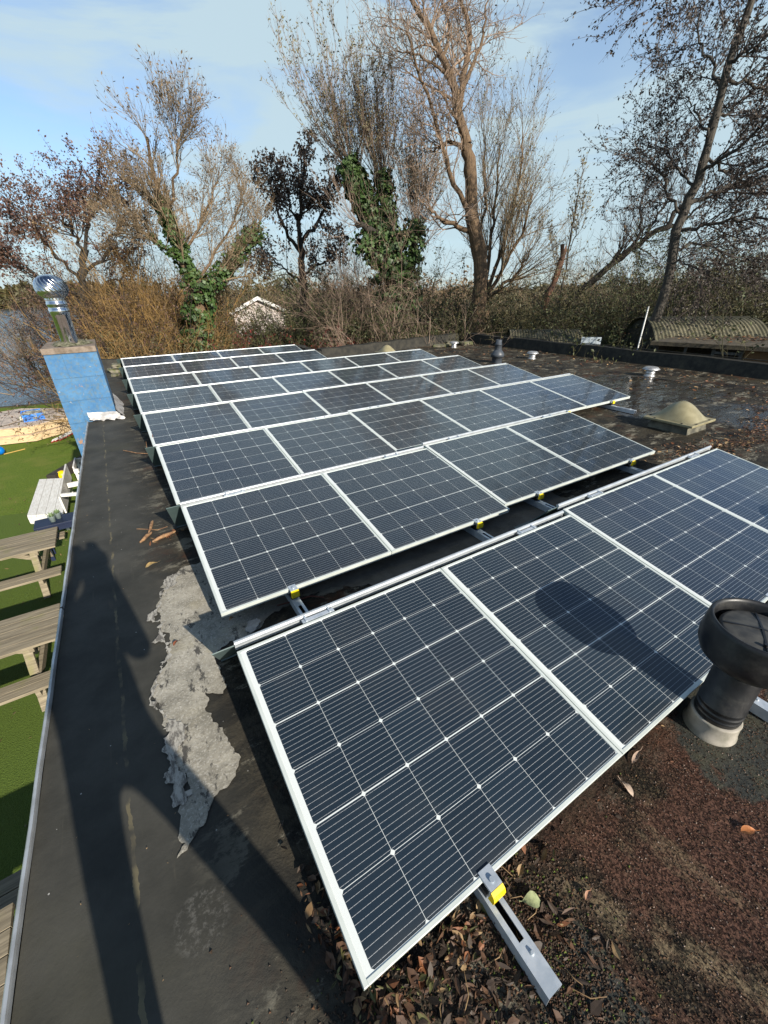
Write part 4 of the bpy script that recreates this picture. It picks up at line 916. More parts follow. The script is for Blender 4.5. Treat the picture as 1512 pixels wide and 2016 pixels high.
for k in range(8):
    m_ = MT['white_paint'] if k % 3 else simple('red_pole_paint', (0.5, 0.04, 0.05), None, 5, .5)
    o_ = gp.uniform(-.1, .1); mb = MB().tube([(-2.72 + k * .045 + o_, 16.95 + k * .02, .03 + .03 * (k % 3)), (-1.75 + k * .03 + o_, 18.6 + gp.uniform(-.2, .2), .03 + .035 * (k % 3))], .017, 7)
    o = mb.build('thin_pole', m_, loc=(0, 0, GZ)); tag(o, 'thin pole in the red and white bundle beside the rafts', 'pole', 'bundle of thin poles on the lawn')
litter('yard_leaves', [(-2.2, 5, 1.2, 6, 260, 0, [2, 3, 0]), (-2.6, 11, 1.5, 3, 90, 0, [2, 0])], 43, .03, .08, .012, .3)
for v_ in bpy.data.objects['yard_leaves'].data.vertices: v_.co.z += GZ + 0.004

# ------------------------------------------------------------------ trunks and limbs of the trees, world metres
TREES={'ivy_fork':{'trunk':[(2.56,16.46,-2.85),(2.56,16.46,-0.23),(2.62,16.45,0.59),(2.88,16.41,1.21),(2.86,16.41,1.94)],'limbs':[[(2.86,16.41,1.94),(2.66,16.45,2.41),(2.56,16.46,3.1),(2.41,16.49,3.75),(2.32,16.5,4.25),(2.31,16.5,4.86),(2.35,16.49,5.55)],[(2.93,16.5,1.6),(3.65,16.56,2.05),(4.29,16.61,2.61),(4.85,16.55,3.16),(5.32,16.52,3.46)],[(2.45,16.48,2.62),(2.04,16.23,2.9),(1.65,16.08,3.23),(1.22,16.02,3.39)],[(2.75,16.43,2.83),(3.39,16.82,3.51),(3.96,17.0,4.32),(4.42,17.09,5.16)],[(2.49,16.47,3.3),(2.14,16.93,4.05),(1.71,17.28,4.7)],[(2.84,16.42,1.82),(4.31,17.64,3.26),(5.1,17.94,4.24),(5.51,18.03,4.87)],[(2.41,16.49,3.75),(2.77,15.82,4.54),(2.94,15.48,5.18),(2.95,15.38,5.58)]]},
'pollard':{'trunk':[(9.96,14.58,-2.85),(9.96,14.58,-0.63),(9.88,14.63,0.86),(9.67,14.77,2.24),(9.45,14.91,3.36)],'limbs':[[(9.67,14.77,2.41),(9.11,15.12,3.67),(8.67,15.37,4.63),(8.31,15.57,5.42)],[(9.48,14.89,3.21),(9.46,14.91,4.26),(9.35,14.97,5.17)],[(9.88,14.63,1.39),(10.47,14.59,2.73),(10.53,14.54,3.83)],[(9.52,14.86,3.05),(8.6,14.72,3.46),(8.07,14.68,3.57)],[(9.75,14.71,1.99),(8.71,14.43,2.69),(7.98,14.38,3.04)]]},
'giant':{'trunk':[(11.51,12.05,-2.85),(11.51,12.05,-0.51),(11.52,12.05,0.87),(11.54,12.03,1.99),(11.34,12.21,3.04),(11.17,12.37,4.02),(11.11,12.42,4.94),(10.98,12.53,5.51)],'limbs':[[(10.98,12.53,5.51),(10.77,12.71,6.18),(10.59,12.86,6.88),(10.33,13.07,7.54),(10.02,13.3,8.08),(9.59,13.61,8.6),(9.33,13.79,9.19)],[(10.74,12.74,6.36),(11.15,13.05,7.35),(11.43,13.21,8.21),(11.31,13.56,8.99),(11.18,13.67,9.65)],[(11.02,12.5,5.32),(10.49,12.68,5.55),(10.17,12.82,5.44),(9.89,12.9,5.29)],[(11.16,12.38,3.75),(10.61,12.45,4.26),(10.23,12.51,4.88),(10.03,12.54,5.47),(9.55,12.66,6.34),(9.13,12.72,7.02),(8.78,12.72,7.65)],[(11.24,12.3,3.21),(10.49,12.43,3.4),(9.97,12.59,3.61),(9.68,12.68,3.86)],[(10.59,12.86,6.88),(10.0,12.82,7.15),(9.36,12.92,7.35),(8.72,13.12,7.38)],[(10.97,12.93,6.73),(11.46,12.91,7.64),(11.72,12.95,8.28),(11.91,13.05,8.98)],[(10.33,13.07,7.54),(10.82,13.45,8.39),(10.8,13.84,9.04),(10.79,13.98,9.49)],[(11.0,12.52,5.2),(10.46,12.32,5.82),(9.84,12.44,6.43),(9.48,12.46,6.8)]]},
'fan':{'trunk':[(13.52,13.59,-2.85),(13.52,13.59,-0.81),(13.47,13.64,0.58),(13.45,13.66,1.51)],'limbs':[[(13.46,13.65,1.33),(13.74,13.38,2.72),(13.91,13.2,3.85),(14.03,13.07,5.19),(14.0,13.1,6.17)],[(13.46,13.65,1.42),(13.72,13.96,3.1),(13.87,14.09,4.75),(14.02,14.22,6.28)],[(13.46,13.65,1.33),(13.66,12.88,2.53),(13.73,12.36,3.44),(13.7,12.11,4.44)],[(13.44,13.67,1.51),(13.76,14.47,3.32),(13.86,14.65,4.99),(13.88,14.9,6.56)],[(13.48,13.63,1.14),(13.52,12.73,1.67),(13.64,12.17,2.16),(13.75,11.9,2.79)]]},
'pod':{'trunk':[(7.94,20.14,-2.85),(7.94,20.14,-0.99),(8.09,20.08,1.01),(8.17,20.05,2.25),(8.19,20.04,3.61)],'limbs':[[(8.19,20.04,3.61),(8.35,19.97,4.87),(8.59,19.87,6.07),(8.69,19.83,6.68)],[(8.21,20.03,3.04),(7.51,19.98,3.94),(7.22,19.77,4.77),(6.98,19.65,5.56)],[(8.21,20.03,3.42),(9.11,20.08,4.21),(9.67,20.04,5.15),(9.91,20.14,5.98)],[(8.22,20.03,3.98),(8.14,20.71,4.96),(8.25,20.98,5.89)],[(8.17,20.05,2.25),(8.76,19.36,2.62),(9.4,18.83,2.98)],[(8.15,20.05,1.85),(7.57,20.71,2.47),(7.05,21.0,3.07)]]},
'purple':{'trunk':[(-1.07,19.66,-2.85),(-1.07,19.66,-0.43),(-0.65,19.67,0.93),(-0.4,19.68,1.91),(0.02,19.68,2.99)],'limbs':[[(0.02,19.68,2.99),(0.47,19.67,3.89),(0.81,19.66,4.55),(0.97,19.65,4.83)],[(-0.35,19.68,1.91),(-0.86,19.16,2.79),(-1.19,18.85,3.38),(-1.43,18.63,3.54)],[(-0.03,19.68,2.84),(-0.32,20.18,3.76),(-0.28,20.38,4.36)],[(-0.28,19.68,2.14),(0.65,19.26,2.98),(1.31,19.02,3.72),(1.65,18.89,4.15)],[(-0.5,19.68,1.42),(-1.27,18.85,1.9),(-1.89,18.4,2.31),(-2.16,18.17,2.7)],[(-0.55,19.67,1.26),(0.44,20.07,1.91),(1.17,20.24,2.41)]]},
'leaning':{'trunk':[(17.47,12.86,-2.85),(17.47,12.86,0.65),(17.58,12.71,1.01),(18.14,11.91,2.0),(18.65,11.12,2.82),(19.1,10.35,3.44),(19.36,9.87,4.14)],'limbs':[[(18.65,11.12,2.82),(18.93,11.03,3.54),(18.92,11.26,4.22),(19.06,11.22,4.86)],[(19.1,10.35,3.44),(19.58,10.09,3.63),(19.94,9.59,4.07),(20.13,9.44,4.67)],[(18.28,11.71,2.17),(18.22,11.24,3.02),(18.1,11.24,3.85)],[(18.87,10.74,3.17),(19.51,10.64,4.34),(19.66,10.57,5.11)]]},
'stump':{'trunk':[(16.23,12.83,-2.85),(16.23,12.83,0.09),(16.17,12.9,1.08),(16.33,12.71,1.65),(16.41,12.6,2.47),(16.43,12.57,2.94)],'limbs':[]},
'sapling':{'trunk':[(17.43,12.91,-2.85),(17.43,12.91,-0.18),(17.34,13.03,1.06),(17.35,13.02,2.41),(17.34,13.03,3.67),(17.34,13.03,4.68),(17.39,12.97,5.61)],'limbs':[[(17.34,13.04,1.45),(17.15,13.6,2.81),(17.0,13.94,3.75)],[(17.34,13.03,2.78),(17.24,12.66,3.8),(17.26,12.65,4.46)]]},
'alder':{'trunk':[(11.82,5.94,-2.85),(11.82,5.94,-0.28),(11.85,5.88,0.77),(11.86,5.87,1.78),(11.84,5.89,2.8),(11.87,5.84,3.36),(11.88,5.82,4.07),(11.89,5.79,4.72),(11.89,5.8,5.33),(11.91,5.76,5.96),(11.91,5.77,6.56)],'limbs':[[(11.85,5.88,2.95),(11.44,6.22,3.48),(11.2,6.43,3.86),(10.92,6.7,3.99)],[(11.85,5.89,3.14),(12.37,5.49,3.42),(12.8,5.01,3.75),(13.09,4.54,4.1)],[(11.84,5.9,2.66),(11.78,5.11,2.72),(11.86,4.41,2.73),(11.88,3.77,2.74)],[(11.88,5.82,3.72),(11.64,5.16,3.91),(11.52,4.7,4.18),(11.45,4.36,4.57)],[(11.88,5.81,4.32),(11.98,6.27,4.85),(12.03,6.6,5.19)],[(11.9,5.79,4.95),(12.08,6.3,5.59),(12.09,6.68,6.17),(12.14,6.81,6.66)],[(11.85,5.88,2.2),(12.39,5.7,2.41),(12.88,5.08,2.17),(13.23,4.44,1.94)],[(11.9,5.78,5.48),(11.78,5.33,5.53),(11.77,4.88,5.76)],[(11.86,5.85,3.5),(12.12,6.64,4.07),(12.13,7.03,4.61)],[(11.89,5.8,4.56),(12.7,5.75,4.98),(13.12,5.53,5.46)],[(11.85,5.88,1.99),(11.54,5.38,1.97),(11.4,4.72,1.69),(11.37,4.27,1.54)],[(11.91,5.77,6.43),(9.81,5.43,6.08),(8.75,5.27,5.72),(8.5,5.28,5.41)],[(11.88,5.82,4.03),(12.92,5.49,3.67),(13.61,4.87,3.35)],[(11.89,5.79,5.26),(12.73,5.43,5.06),(13.26,4.94,4.85)]]}}
CAM = np.array([-0.1428, -0.3217, 1.55]); CR = np.array(_r); CU = np.array(_u); CF = np.array(_f)
def bear(px, D, z=GZ):
    """a ground point D metres off along a compass bearing"""
    d = CF + ((px - 756) / 813.26) * CR + (358 / 813.26) * CU; d = d / math.hypot(d[0], d[1]); p = CAM + d * D; return np.array([p[0], p[1], z])

def unit(v): return v / np.maximum(np.linalg.norm(v, axis=-1, keepdims=True), 1e-9)
def resample(pts, k, wig=0.0, g=None):
    P = np.array(pts, float); n = len(P)
    if n == 2: P = np.array([P[0], (P[0] + P[1]) / 2, P[1]]); n = 3
    E = np.vstack([2 * P[0] - P[1], P, 2 * P[-1] - P[-2]]); out = []
    for u in np.linspace(0, n - 1 - 1e-6, k):
        i = int(u); t = u - i; p0, p1, p2, p3 = E[i], E[i + 1], E[i + 2], E[i + 3]
        out.append(.5 * ((2 * p1) + (-p0 + p2) * t + (2 * p0 - 5 * p1 + 4 * p2 - p3) * t * t + (-p0 + 3 * p1 - 3 * p2 + p3) * t ** 3))
    out = np.array(out)
    if wig: out[1:-1] += g.normal(size=out[1:-1].shape) * wig
    return out
def tubes(P, Rr, s):
    """(n,k,3) polylines with (n,k) radii to tube vertices and quads"""
    n, k, _ = P.shape; T = unit(np.gradient(P, axis=1)); ref = np.where(np.abs(T[:, :1, 2:3]) > .8, np.array([1., .2, 0]), np.array([0, .1, 1.]))
    r = unit(np.cross(T, np.broadcast_to(ref, T.shape))); u = np.cross(r, T); a = np.arange(s) * 2 * np.pi / s
    V = P[:, :, None] + Rr[:, :, None, None] * (np.cos(a)[None, None, :, None] * r[:, :, None] + np.sin(a)[None, None, :, None] * u[:, :, None])
    i = np.arange(n)[:, None, None] * k * s + np.arange(k - 1)[None, :, None] * s; j = np.arange(s)[None, None]; j2 = (j + 1) % s
    Q = np.stack([i + j, i + s + j, i + s + j2, i + j2], -1).reshape(-1, 4); return V.reshape(-1, 3), Q
def grow(P, Rr, m, t0, t1, l0, l1, ang, up, k, wig, rr, g, asp=0.3, tip=0.3, rmin=0.0035, out=None):
    n, kk, _ = P.shape; P2 = np.repeat(P, m, 0); R2 = np.repeat(Rr, m, 0); N_ = n * m
    t = g.uniform(t0, t1, N_) * (kk - 1); i = np.minimum(t.astype(int), kk - 2); f = (t - i)[:, None]; ar = np.arange(N_)
    B = P2[ar, i] * (1 - f) + P2[ar, i + 1] * f; T = unit(P2[ar, i + 1] - P2[ar, i]); r0 = np.maximum((R2[ar, i] * (1 - f[:, 0]) + R2[ar, i + 1] * f[:, 0]) * rr, rmin)
    q = g.normal(size=(N_, 3)); q = unit(q - (q * T).sum(-1, keepdims=True) * T); a = np.abs(g.normal(ang, ang * .35, N_))[:, None]
    d = unit(T * np.cos(a) + q * np.sin(a)); L = g.uniform(l0, l1, N_) * (1 - asp * (t / (kk - 1))); X = [B]; c = B; w = g.normal(size=(N_, 3)) * wig
    for s in range(k - 1):
        w = w * .5 + g.normal(size=(N_, 3)) * wig; d = unit(d + np.array([0, 0, up]) / (k - 1) + w); c = c + d * (L / (k - 1))[:, None]; X.append(c)
    P3 = np.stack(X, 1); R3 = r0[:, None] * np.linspace(1, tip, k)[None]; return P3, R3
def leaves(P, per, l0, l1, wr, g, t0=.2, droop=0.0, fold=.25, jit=0.0):
    n, k, _ = P.shape; N_ = int(n * per) if per >= 1 else int(n * per); id_ = g.integers(0, n, N_) if per < 1 else np.repeat(np.arange(n), int(per)); N_ = len(id_)
    t = g.uniform(t0, 1, N_) * (k - 1); i = np.minimum(t.astype(int), k - 2); f = (t - i)[:, None]; B = P[id_, i] * (1 - f) + P[id_, i + 1] * f
    T = unit(P[id_, i + 1] - P[id_, i]); d = unit(T * .5 + g.normal(size=(N_, 3)) * .8 + np.array([0, 0, -droop])); s = unit(np.cross(d, g.normal(size=(N_, 3)))); nn = np.cross(s, d)
    if jit: B = B + g.normal(size=B.shape) * jit
    L = g.uniform(l0, l1, N_)[:, None]; W_ = L * wr; V = np.stack([B, B + d * L * .45 + s * W_ + nn * W_ * fold, B + d * L, B + d * L * .45 - s * W_ + nn * W_ * fold], 1)
    return V.reshape(-1, 3), np.arange(N_ * 4).reshape(-1, 4)
def join(parts):
    V = []; Q = []; c = 0
    for v, q in parts: V.append(v); Q.append(q + c); c += len(v)
    return np.vstack(V), np.vstack(Q)
def trunk_tubes(t, r0, r1, lr, g, wig=0.02, s=9, rough=0.06, tip=.3):
    """trunk tapering r0 to r1, limbs starting at a share lr of the trunk's end"""
    tr = resample(t['trunk'], 22, wig, g)[None]; R0 = np.linspace(r0, r1, 22)[None].copy(); R0[0, :4] *= np.array([1.45, 1.22, 1.08, 1.02]); R0 *= 1 + g.normal(size=R0.shape) * rough
    parts = [tubes(tr, R0, 14)]; LP = []; LR = []
    for i, l in enumerate(t['limbs']):
        P = resample(l, 14, wig, g)[None]; rr = (lr[i] if hasattr(lr, '__len__') else lr); Rr = (rr * np.linspace(1, tip, 14) ** 1.0)[None]; parts.append(tubes(P, Rr, s)); LP.append(P[0]); LR.append(Rr[0])
    return join(parts), (np.array(LP), np.array(LR)), (tr, R0)
def ivy(P, Rr, per, thick, g, size=(.09, .17)):
    """leaves standing off a clothed stem"""
    n, k, _ = P.shape; N_ = n * per; id_ = np.repeat(np.arange(n), per); t = g.random(N_) * (k - 1); i = np.minimum(t.astype(int), k - 2); f = (t - i)[:, None]
    B = P[id_, i] * (1 - f) + P[id_, i + 1] * f; rr = Rr[id_, i]; T = unit(P[id_, i + 1] - P[id_, i]); q = g.normal(size=(N_, 3)); q = unit(q - (q * T).sum(-1, keepdims=True) * T)
    lump = 0.55 + 0.6 * np.abs(np.sin(t * 2.3 + id_)) ; B = B + q * (rr + thick * lump * g.random(N_) ** .6)[:, None]
    nn = unit(q + g.normal(size=(N_, 3)) * .45 + np.array([0, 0, .3])); s = unit(np.cross(nn, g.normal(size=(N_, 3)))); u = np.cross(nn, s); L = g.uniform(*size, N_)[:, None]
    V = np.stack([B - u * L * .5, B + s * L * .5 - u * L * .05, B + u * L * .55, B - s * L * .5 - u * L * .05], 1); return V.reshape(-1, 3), np.arange(N_ * 4).reshape(-1, 4)
def up_axis(n, k): return None
def plant(name, label, cat, group=None): return thing(name, label, cat, (0, 0, 0), group=group)

# --- forked willow with ivy, left
g = np.random.default_rng(101); t = TREES['ivy_fork']; o = plant('willow_tree', 'forked bare willow clothed in green ivy, left of the house gable', 'tree', 'tall trees behind the roof')
(v, q), (LP, LR), (TP, TR) = trunk_tubes(t, .26, .17, [.12, .12, .045, .05, .04, .05, .045], g, .03); fast_mesh('trunk', v, q, MT['bark_brown'], o)
S = [0, 1, 3, 4, 5, 6, 2]
a, ar_ = grow(LP[S], LR[S], 20, .12, 1, .8, 1.7, .55, .45, 7, .09, .45, g, .35); b, br_ = grow(a, ar_, 10, .15, 1, .45, 1.0, .55, .4, 5, .1, .55, g, .4, rmin=.006); c, cr_ = grow(b, br_, 4, .2, 1, .2, .6, .5, .4, 4, .12, .6, g, .3, rmin=.004)
fast_mesh('crown', *join([tubes(a, ar_, 4), tubes(b, br_, 3), tubes(c, cr_, 3)]), MT['twig_tan'], o)
fast_mesh('foliage', *leaves(c, 1, .05, .11, .2, g, .3), MT['leaf_tan'], o)
iv = [ivy(TP, TR, 2600, .36, g, (.08, .15)), ivy(LP[:1, :9], LR[:1, :9], 1700, .2, g, (.07, .14)), ivy(LP[1:2], LR[1:2], 1700, .27, g, (.07, .14)), ivy(LP[2:3, :9], LR[2:3, :9], 260, .1, g, (.06, .12))]
fast_mesh('ivy', *join(iv), MT['leaf_ivy'], o, smooth=False)

# --- pollarded willow, ivy stub, centre
g = np.random.default_rng(102); t = TREES['pollard']; o = plant('willow_tree', 'pollarded willow with ivy covered stumps and tall upright shoots, centre', 'tree', 'tall trees behind the roof')
(v, q), (LP, LR), (TP, TR) = trunk_tubes(t, .36, .26, [.22, .2, .17, .12, .15], g, .03, tip=.62); fast_mesh('trunk', v, q, MT['bark_dark'], o)
def brooms(LP, LR, m, l0, l1, spread, g, t0=.45):
    a, ar = grow(LP, LR, m, t0, 1, l0, l1, spread, 1.15, 9, .055, .11, g, .1, .22, .009); return a, ar
a, ar_ = brooms(LP[:3], LR[:3], 44, 1.5, 4.1, .38, g, .62); a2, ar2 = brooms(LP[1:4], LR[1:4], 18, 1.2, 2.8, .7, g, .4); a3, ar3 = brooms(TP, TR, 26, .8, 2.4, .7, g, .7)
b, br_ = grow(a, ar_, 11, .2, 1, .5, 1.5, .38, .5, 5, .07, .5, g, .4, rmin=.005); b2, br2 = grow(np.vstack([a2, a3]), np.vstack([ar2, ar3]), 7, .2, 1, .4, 1.1, .45, .4, 5, .08, .5, g, .4, rmin=.005)
c, cr_ = grow(b, br_, 3, .2, 1, .25, .6, .4, .3, 3, .1, .6, g, .3, rmin=.0038)
fast_mesh('crown', *join([tubes(a, ar_, 4), tubes(a2, ar2, 4), tubes(a3, ar3, 4), tubes(b, br_, 3), tubes(b2, br2, 3), tubes(c, cr_, 3)]), MT['twig_pink'], o)
hi = b[b[:, -1, 2] > 3.2]
fast_mesh('foliage', *join([leaves(c, 1, .05, .10, .2, g, .2), leaves(hi, 4, .06, .12, .2, g, .2)]), MT['leaf_pale'], o)
iv = [ivy(TP, TR, 6500, .62, g, (.09, .18)), ivy(LP[:1], LR[:1], 6500, .32, g, (.08, .16)), ivy(LP[1:2], LR[1:2], 1500, .24, g, (.08, .15)), ivy(LP[2:3], LR[2:3], 1100, .35, g, (.08, .16)), ivy(LP[4:5], LR[4:5], 900, .3, g, (.08, .15))]
fast_mesh('ivy', *join(iv), MT['leaf_ivy'], o, smooth=False)

# --- the giant: thick leaning trunk, contorted limbs past the top of the picture
g = np.random.default_rng(103); t = TREES['giant']; o = plant('poplar_tree', 'tallest tree with thick brown trunk and contorted limbs, right of centre', 'tree', 'tall trees behind the roof')
(v, q), (LP, LR), (TP, TR) = trunk_tubes(t, .30, .17, [.15, .11, .07, .085, .085, .05, .065, .05, .06], g, .03, 10); fast_mesh('trunk', v, q, MT['bark_brown'], o)
a, ar_ = grow(LP, LR, 12, .2, 1, 1.0, 2.3, .75, .75, 8, .2, .38, g, .3); b, br_ = grow(a, ar_, 6, .2, 1, .6, 1.3, .7, .6, 6, .2, .55, g, .3, rmin=.009); c, cr_ = grow(b, br_, 4, .15, 1, .3, .75, .7, .4, 4, .2, .6, g, .3, rmin=.0055)
fast_mesh('crown', *join([tubes(a, ar_, 5), tubes(b, br_, 4), tubes(c, cr_, 3)]), MT['twig_pink'], o)
fast_mesh('foliage', *leaves(c, .5, .05, .09, .25, g, .3), MT['leaf_tan'], o)

# --- fine-twigged willow behind the giant
g = np.random.default_rng(104); t = TREES['fan']; o = plant('willow_tree', 'fine twigged rounded willow fanning out behind the thick trunk', 'tree', 'tall trees behind the roof')
(v, q), (LP, LR), (TP, TR) = trunk_tubes(t, .2, .13, .08, g, .04); fast_mesh('trunk', v, q, MT['bark_brown'], o)
a, ar_ = grow(LP, LR, 22, .1, 1, 1.3, 3.0, .45, .5, 7, .07, .4, g, .35); b, br_ = grow(a, ar_, 10, .15, 1, .5, 1.3, .45, .3, 5, .09, .5, g, .35, rmin=.005); c, cr_ = grow(b, br_, 3, .2, 1, .25, .6, .45, .3, 3, .1, .6, g, .3, rmin=.004)
fast_mesh('crown', *join([tubes(a, ar_, 4), tubes(b, br_, 3), tubes(c, cr_, 3)]), MT['twig_tan'], o)
fast_mesh('foliage', *leaves(c, 1, .05, .09, .22, g, .2), MT['leaf_pale'], o)

# --- dark tree hung with clusters
g = np.random.default_rng(105); t = TREES['pod']; o = plant('dark_tree', 'dark blackish tree hung with dead seed clusters, left of the pollarded willow', 'tree', 'tall trees behind the roof')
(v, q), (LP, LR), (TP, TR) = trunk_tubes(t, .19, .13, [.1, .085, .085, .06, .06, .06], g, .04); fast_mesh('trunk', v, q, MT['bark_dark'], o)
a, ar_ = grow(LP, LR, 12, .25, 1, .8, 1.9, .8, .3, 6, .16, .45, g, .3); b, br_ = grow(a, ar_, 6, .3, 1, .35, .9, .8, .1, 5, .18, .55, g, .3, rmin=.01)
fast_mesh('crown', *join([tubes(a, ar_, 4), tubes(b, br_, 3)]), MT['twig_dark'], o)
fast_mesh('foliage', *leaves(b, 17, .08, .18, .28, g, .45, .8, jit=.09), MT['leaf_dark'], o)

# --- purple brown leaved tree at the lake
g = np.random.default_rng(106); t = TREES['purple']; o = plant('purple_tree', 'bushy tree with purple brown leaves by the lake, behind the shiny cowl', 'tree', 'tall trees behind the roof')
(v, q), (LP, LR), (TP, TR) = trunk_tubes(t, .17, .11, .06, g, .05); fast_mesh('trunk', v, q, MT['bark_dark'], o)
a, ar_ = grow(LP, LR, 18, .15, 1, .9, 2.1, .65, .3, 6, .13, .45, g, .3); b, br_ = grow(a, ar_, 8, .2, 1, .4, 1.1, .6, .15, 5, .14, .55, g, .3, rmin=.006)
fast_mesh('crown', *join([tubes(a, ar_, 4), tubes(b, br_, 3)]), MT['twig_dark'], o)
hi = b[(b[:, -1, 2] > 2.2)]; lo = b[(b[:, -1, 2] <= 2.2)]
fast_mesh('foliage', *join([leaves(hi, 22, .05, .10, .3, g, .2, .2, jit=.06), leaves(lo, 9, .05, .10, .28, g, .2, .2, jit=.05)]), MT['leaf_purple'], o)

# --- leaning tree, broken trunk, sapling on the right
g = np.random.default_rng(107); t = TREES['leaning']; o = plant('leaning_tree', 'bare tree leaning far over to the right beyond the parapet', 'tree', 'tall trees behind the roof')
(v, q), (LP, LR), (TP, TR) = trunk_tubes(t, .2, .07, [.07, .07, .05, .05], g, .04); fast_mesh('trunk', v, q, MT['bark_dark'], o)
P_ = np.vstack([LP, resample(t['trunk'][3:], 14)[None]]); R_ = np.vstack([LR, np.linspace(.09, .05, 14)[None]])
a, ar_ = grow(P_, R_, 16, .1, 1, .8, 2.0, .8, .9, 6, .16, .4, g, .3); b, br_ = grow(a, ar_, 7, .2, 1, .4, 1.0, .6, .5, 5, .14, .55, g, .3, rmin=.006); c, cr_ = grow(b, br_, 2, .2, 1, .2, .5, .5, .3, 3, .14, .6, g, .3, rmin=.005)
fast_mesh('crown', *join([tubes(a, ar_, 4), tubes(b, br_, 3), tubes(c, cr_, 3)]), MT['twig_dark'], o)
fast_mesh('foliage', *leaves(b, 1, .05, .1, .3, g), MT['leaf_tan'], o)
g = np.random.default_rng(108); t = TREES['stump']; o = plant('broken_trunk', 'snapped reddish trunk standing bare left of the leaning tree', 'tree trunk')
P = resample(t['trunk'], 16, .02, g)[None]; v, q = tubes(P, (np.linspace(.17, .10, 16) * (1 + .1 * g.normal(size=16)))[None], 10); v[-10:] += g.normal(size=(10, 3)) * np.array([.03, .03, .25]); fast_mesh('trunk', v, q, simple('red_broken_wood', (0.15, 0.07, 0.04), (0.07, 0.04, 0.028), 3, .9), o)
g = np.random.default_rng(109); t = TREES['sapling']; o = plant('sapling', 'slender sapling with thin upright leafy tip behind the broken trunk', 'tree', 'tall trees behind the roof')
(v, q), (LP, LR), (TP, TR) = trunk_tubes(t, .05, .015, .02, g, .02, 5); fast_mesh('trunk', v, q, MT['bark_grey'], o)
a, ar_ = grow(np.vstack([LP, resample(t['trunk'][2:], 14)[None]]), np.vstack([LR, np.linspace(.03, .012, 14)[None]]), 20, .1, 1, .5, 1.2, .4, .5, 5, .08, .5, g, .5, rmin=.006); b, br_ = grow(a, ar_, 6, .2, 1, .25, .6, .4, .3, 4, .1, .6, g, .3, rmin=.005)
fast_mesh('crown', *join([tubes(a, ar_, 3), tubes(b, br_, 3)]), MT['twig_tan'], o); fast_mesh('foliage', *leaves(b, 2, .07, .13, .22, g, .2), MT['leaf_pale'], o)

# --- leafy alder leaning over from the right
g = np.random.default_rng(110); t = TREES['alder']; o = plant('alder_tree', 'leafy dark alder leaning in along the right side of the picture', 'tree', 'tall trees behind the roof')
(v, q), (LP, LR), (TP, TR) = trunk_tubes(t, .135, .06, [.035, .05, .042, .042, .03, .035, .032, .035, .03, .035, .025, .03, .035, .035], g, .03); fast_mesh('trunk', v, q, MT['bark_grey'], o)
a, ar_ = grow(LP, LR, 24, .12, 1, .7, 2.0, .65, .1, 6, .1, .4, g, .3); b, br_ = grow(a, ar_, 8, .2, 1, .3, 1.0, .6, -.1, 5, .12, .55, g, .3, rmin=.005)
fast_mesh('crown', *join([tubes(a, ar_, 4), tubes(b, br_, 3)]), MT['twig_dark'], o)
fast_mesh('foliage', *join([leaves(b, 11, .035, .07, .27, g, .1, .35, jit=.02), leaves(a, 6, .04, .075, .27, g, .2, .3, jit=.03)]), MT['leaf_alder'], o)

# ------------------------------------------------------------------ shrubs and brush
def shrub(px, D, hw, h, tw, lf, lab, seed, stems=46, name='shrub', per=2, lsz=(.05, .09), up=.55, lean=(0, 0), grp='bare and leafy shrubs behind the roof', wr=.28, fine=True, droop=.1):
    g = np.random.default_rng(seed); c = bear(px, D); o = plant(name, lab, 'shrub', grp)
    B = c + np.stack([g.normal(size=stems) * hw * .3, g.normal(size=stems) * hw * .3, np.zeros(stems)], 1)
    P = np.stack([B, B + np.array([0, 0, .3])], 1); P[:, 1, :2] += (B - c)[:, :2] * .3 + np.array(lean) * .3
    a, ar = grow(P, np.full((stems, 2), .03), 1, .5, 1, h * .7, h * 1.15, .42 * min(1.6, hw / max(h, .1) * 2), up, 9, .11, .8, g, .1, .3)
    b, br = grow(a, ar, 9, .25, 1, h * .16, h * .42, .65, up * .15, 6, .15, .5, g, .35, rmin=.006); parts = [tubes(a, ar, 4), tubes(b, br, 3)]
    c_, cr = grow(b, br, 5, .2, 1, h * .06, h * .17, .65, .0, 4, .18, .6, g, .3, rmin=.0042)
    if fine: parts.append(tubes(c_, cr, 3))
    fast_mesh('stems', *join(parts), MT[tw], o)
    if per: fast_mesh('foliage', *leaves(c_, per, lsz[0], lsz[1], wr, g, .1, droop, jit=.03), MT[lf], o, smooth=False)
    return o
shrub(60, 27.5, 2.0, 4.2, 'twig_tan', 'leaf_tan', 'bare tan shrub overhanging the lake at the left edge', 201, per=.5)
shrub(200, 23.0, 1.2, 5.6, 'twig_dark', 'leaf_purple', 'brown twiggy shrub directly behind the blue chimney', 202, 50, per=3, lean=(-.12, .05))
shrub(235, 18.5, 1.9, 5.2, 'twig_dark', 'leaf_purple', 'tangled tan shrub between the chimney and the ivy willow', 203, 40, per=3, lean=(-.05, 0))
shrub(312, 19.5, 1.2, 6.0, 'twig_gold', 'leaf_tan', 'golden brown willow shrub left of the ivy clad trunk', 204, 90, per=.6, up=.8, lean=(-.25, .1))
shrub(385, 20.0, 0.55, 6.3, 'twig_gold', 'leaf_tan', 'golden brown willow shrub behind the ivy fork', 205, 46, per=.5, up=1.0, lean=(-.1, .05))
shrub(270, 16.0, 1.5, 3.6, 'twig_gold', 'leaf_olive', 'low orange brown shrub behind the far left corner of panels', 206, 60, per=1)
shrub(520, 15.5, 1.5, 2.85, 'twig_red', 'berry_red', 'red stemmed berry shrub in front of the house', 208, 50, per=2, lsz=(.03, .06), wr=.5, name='berry_shrub')
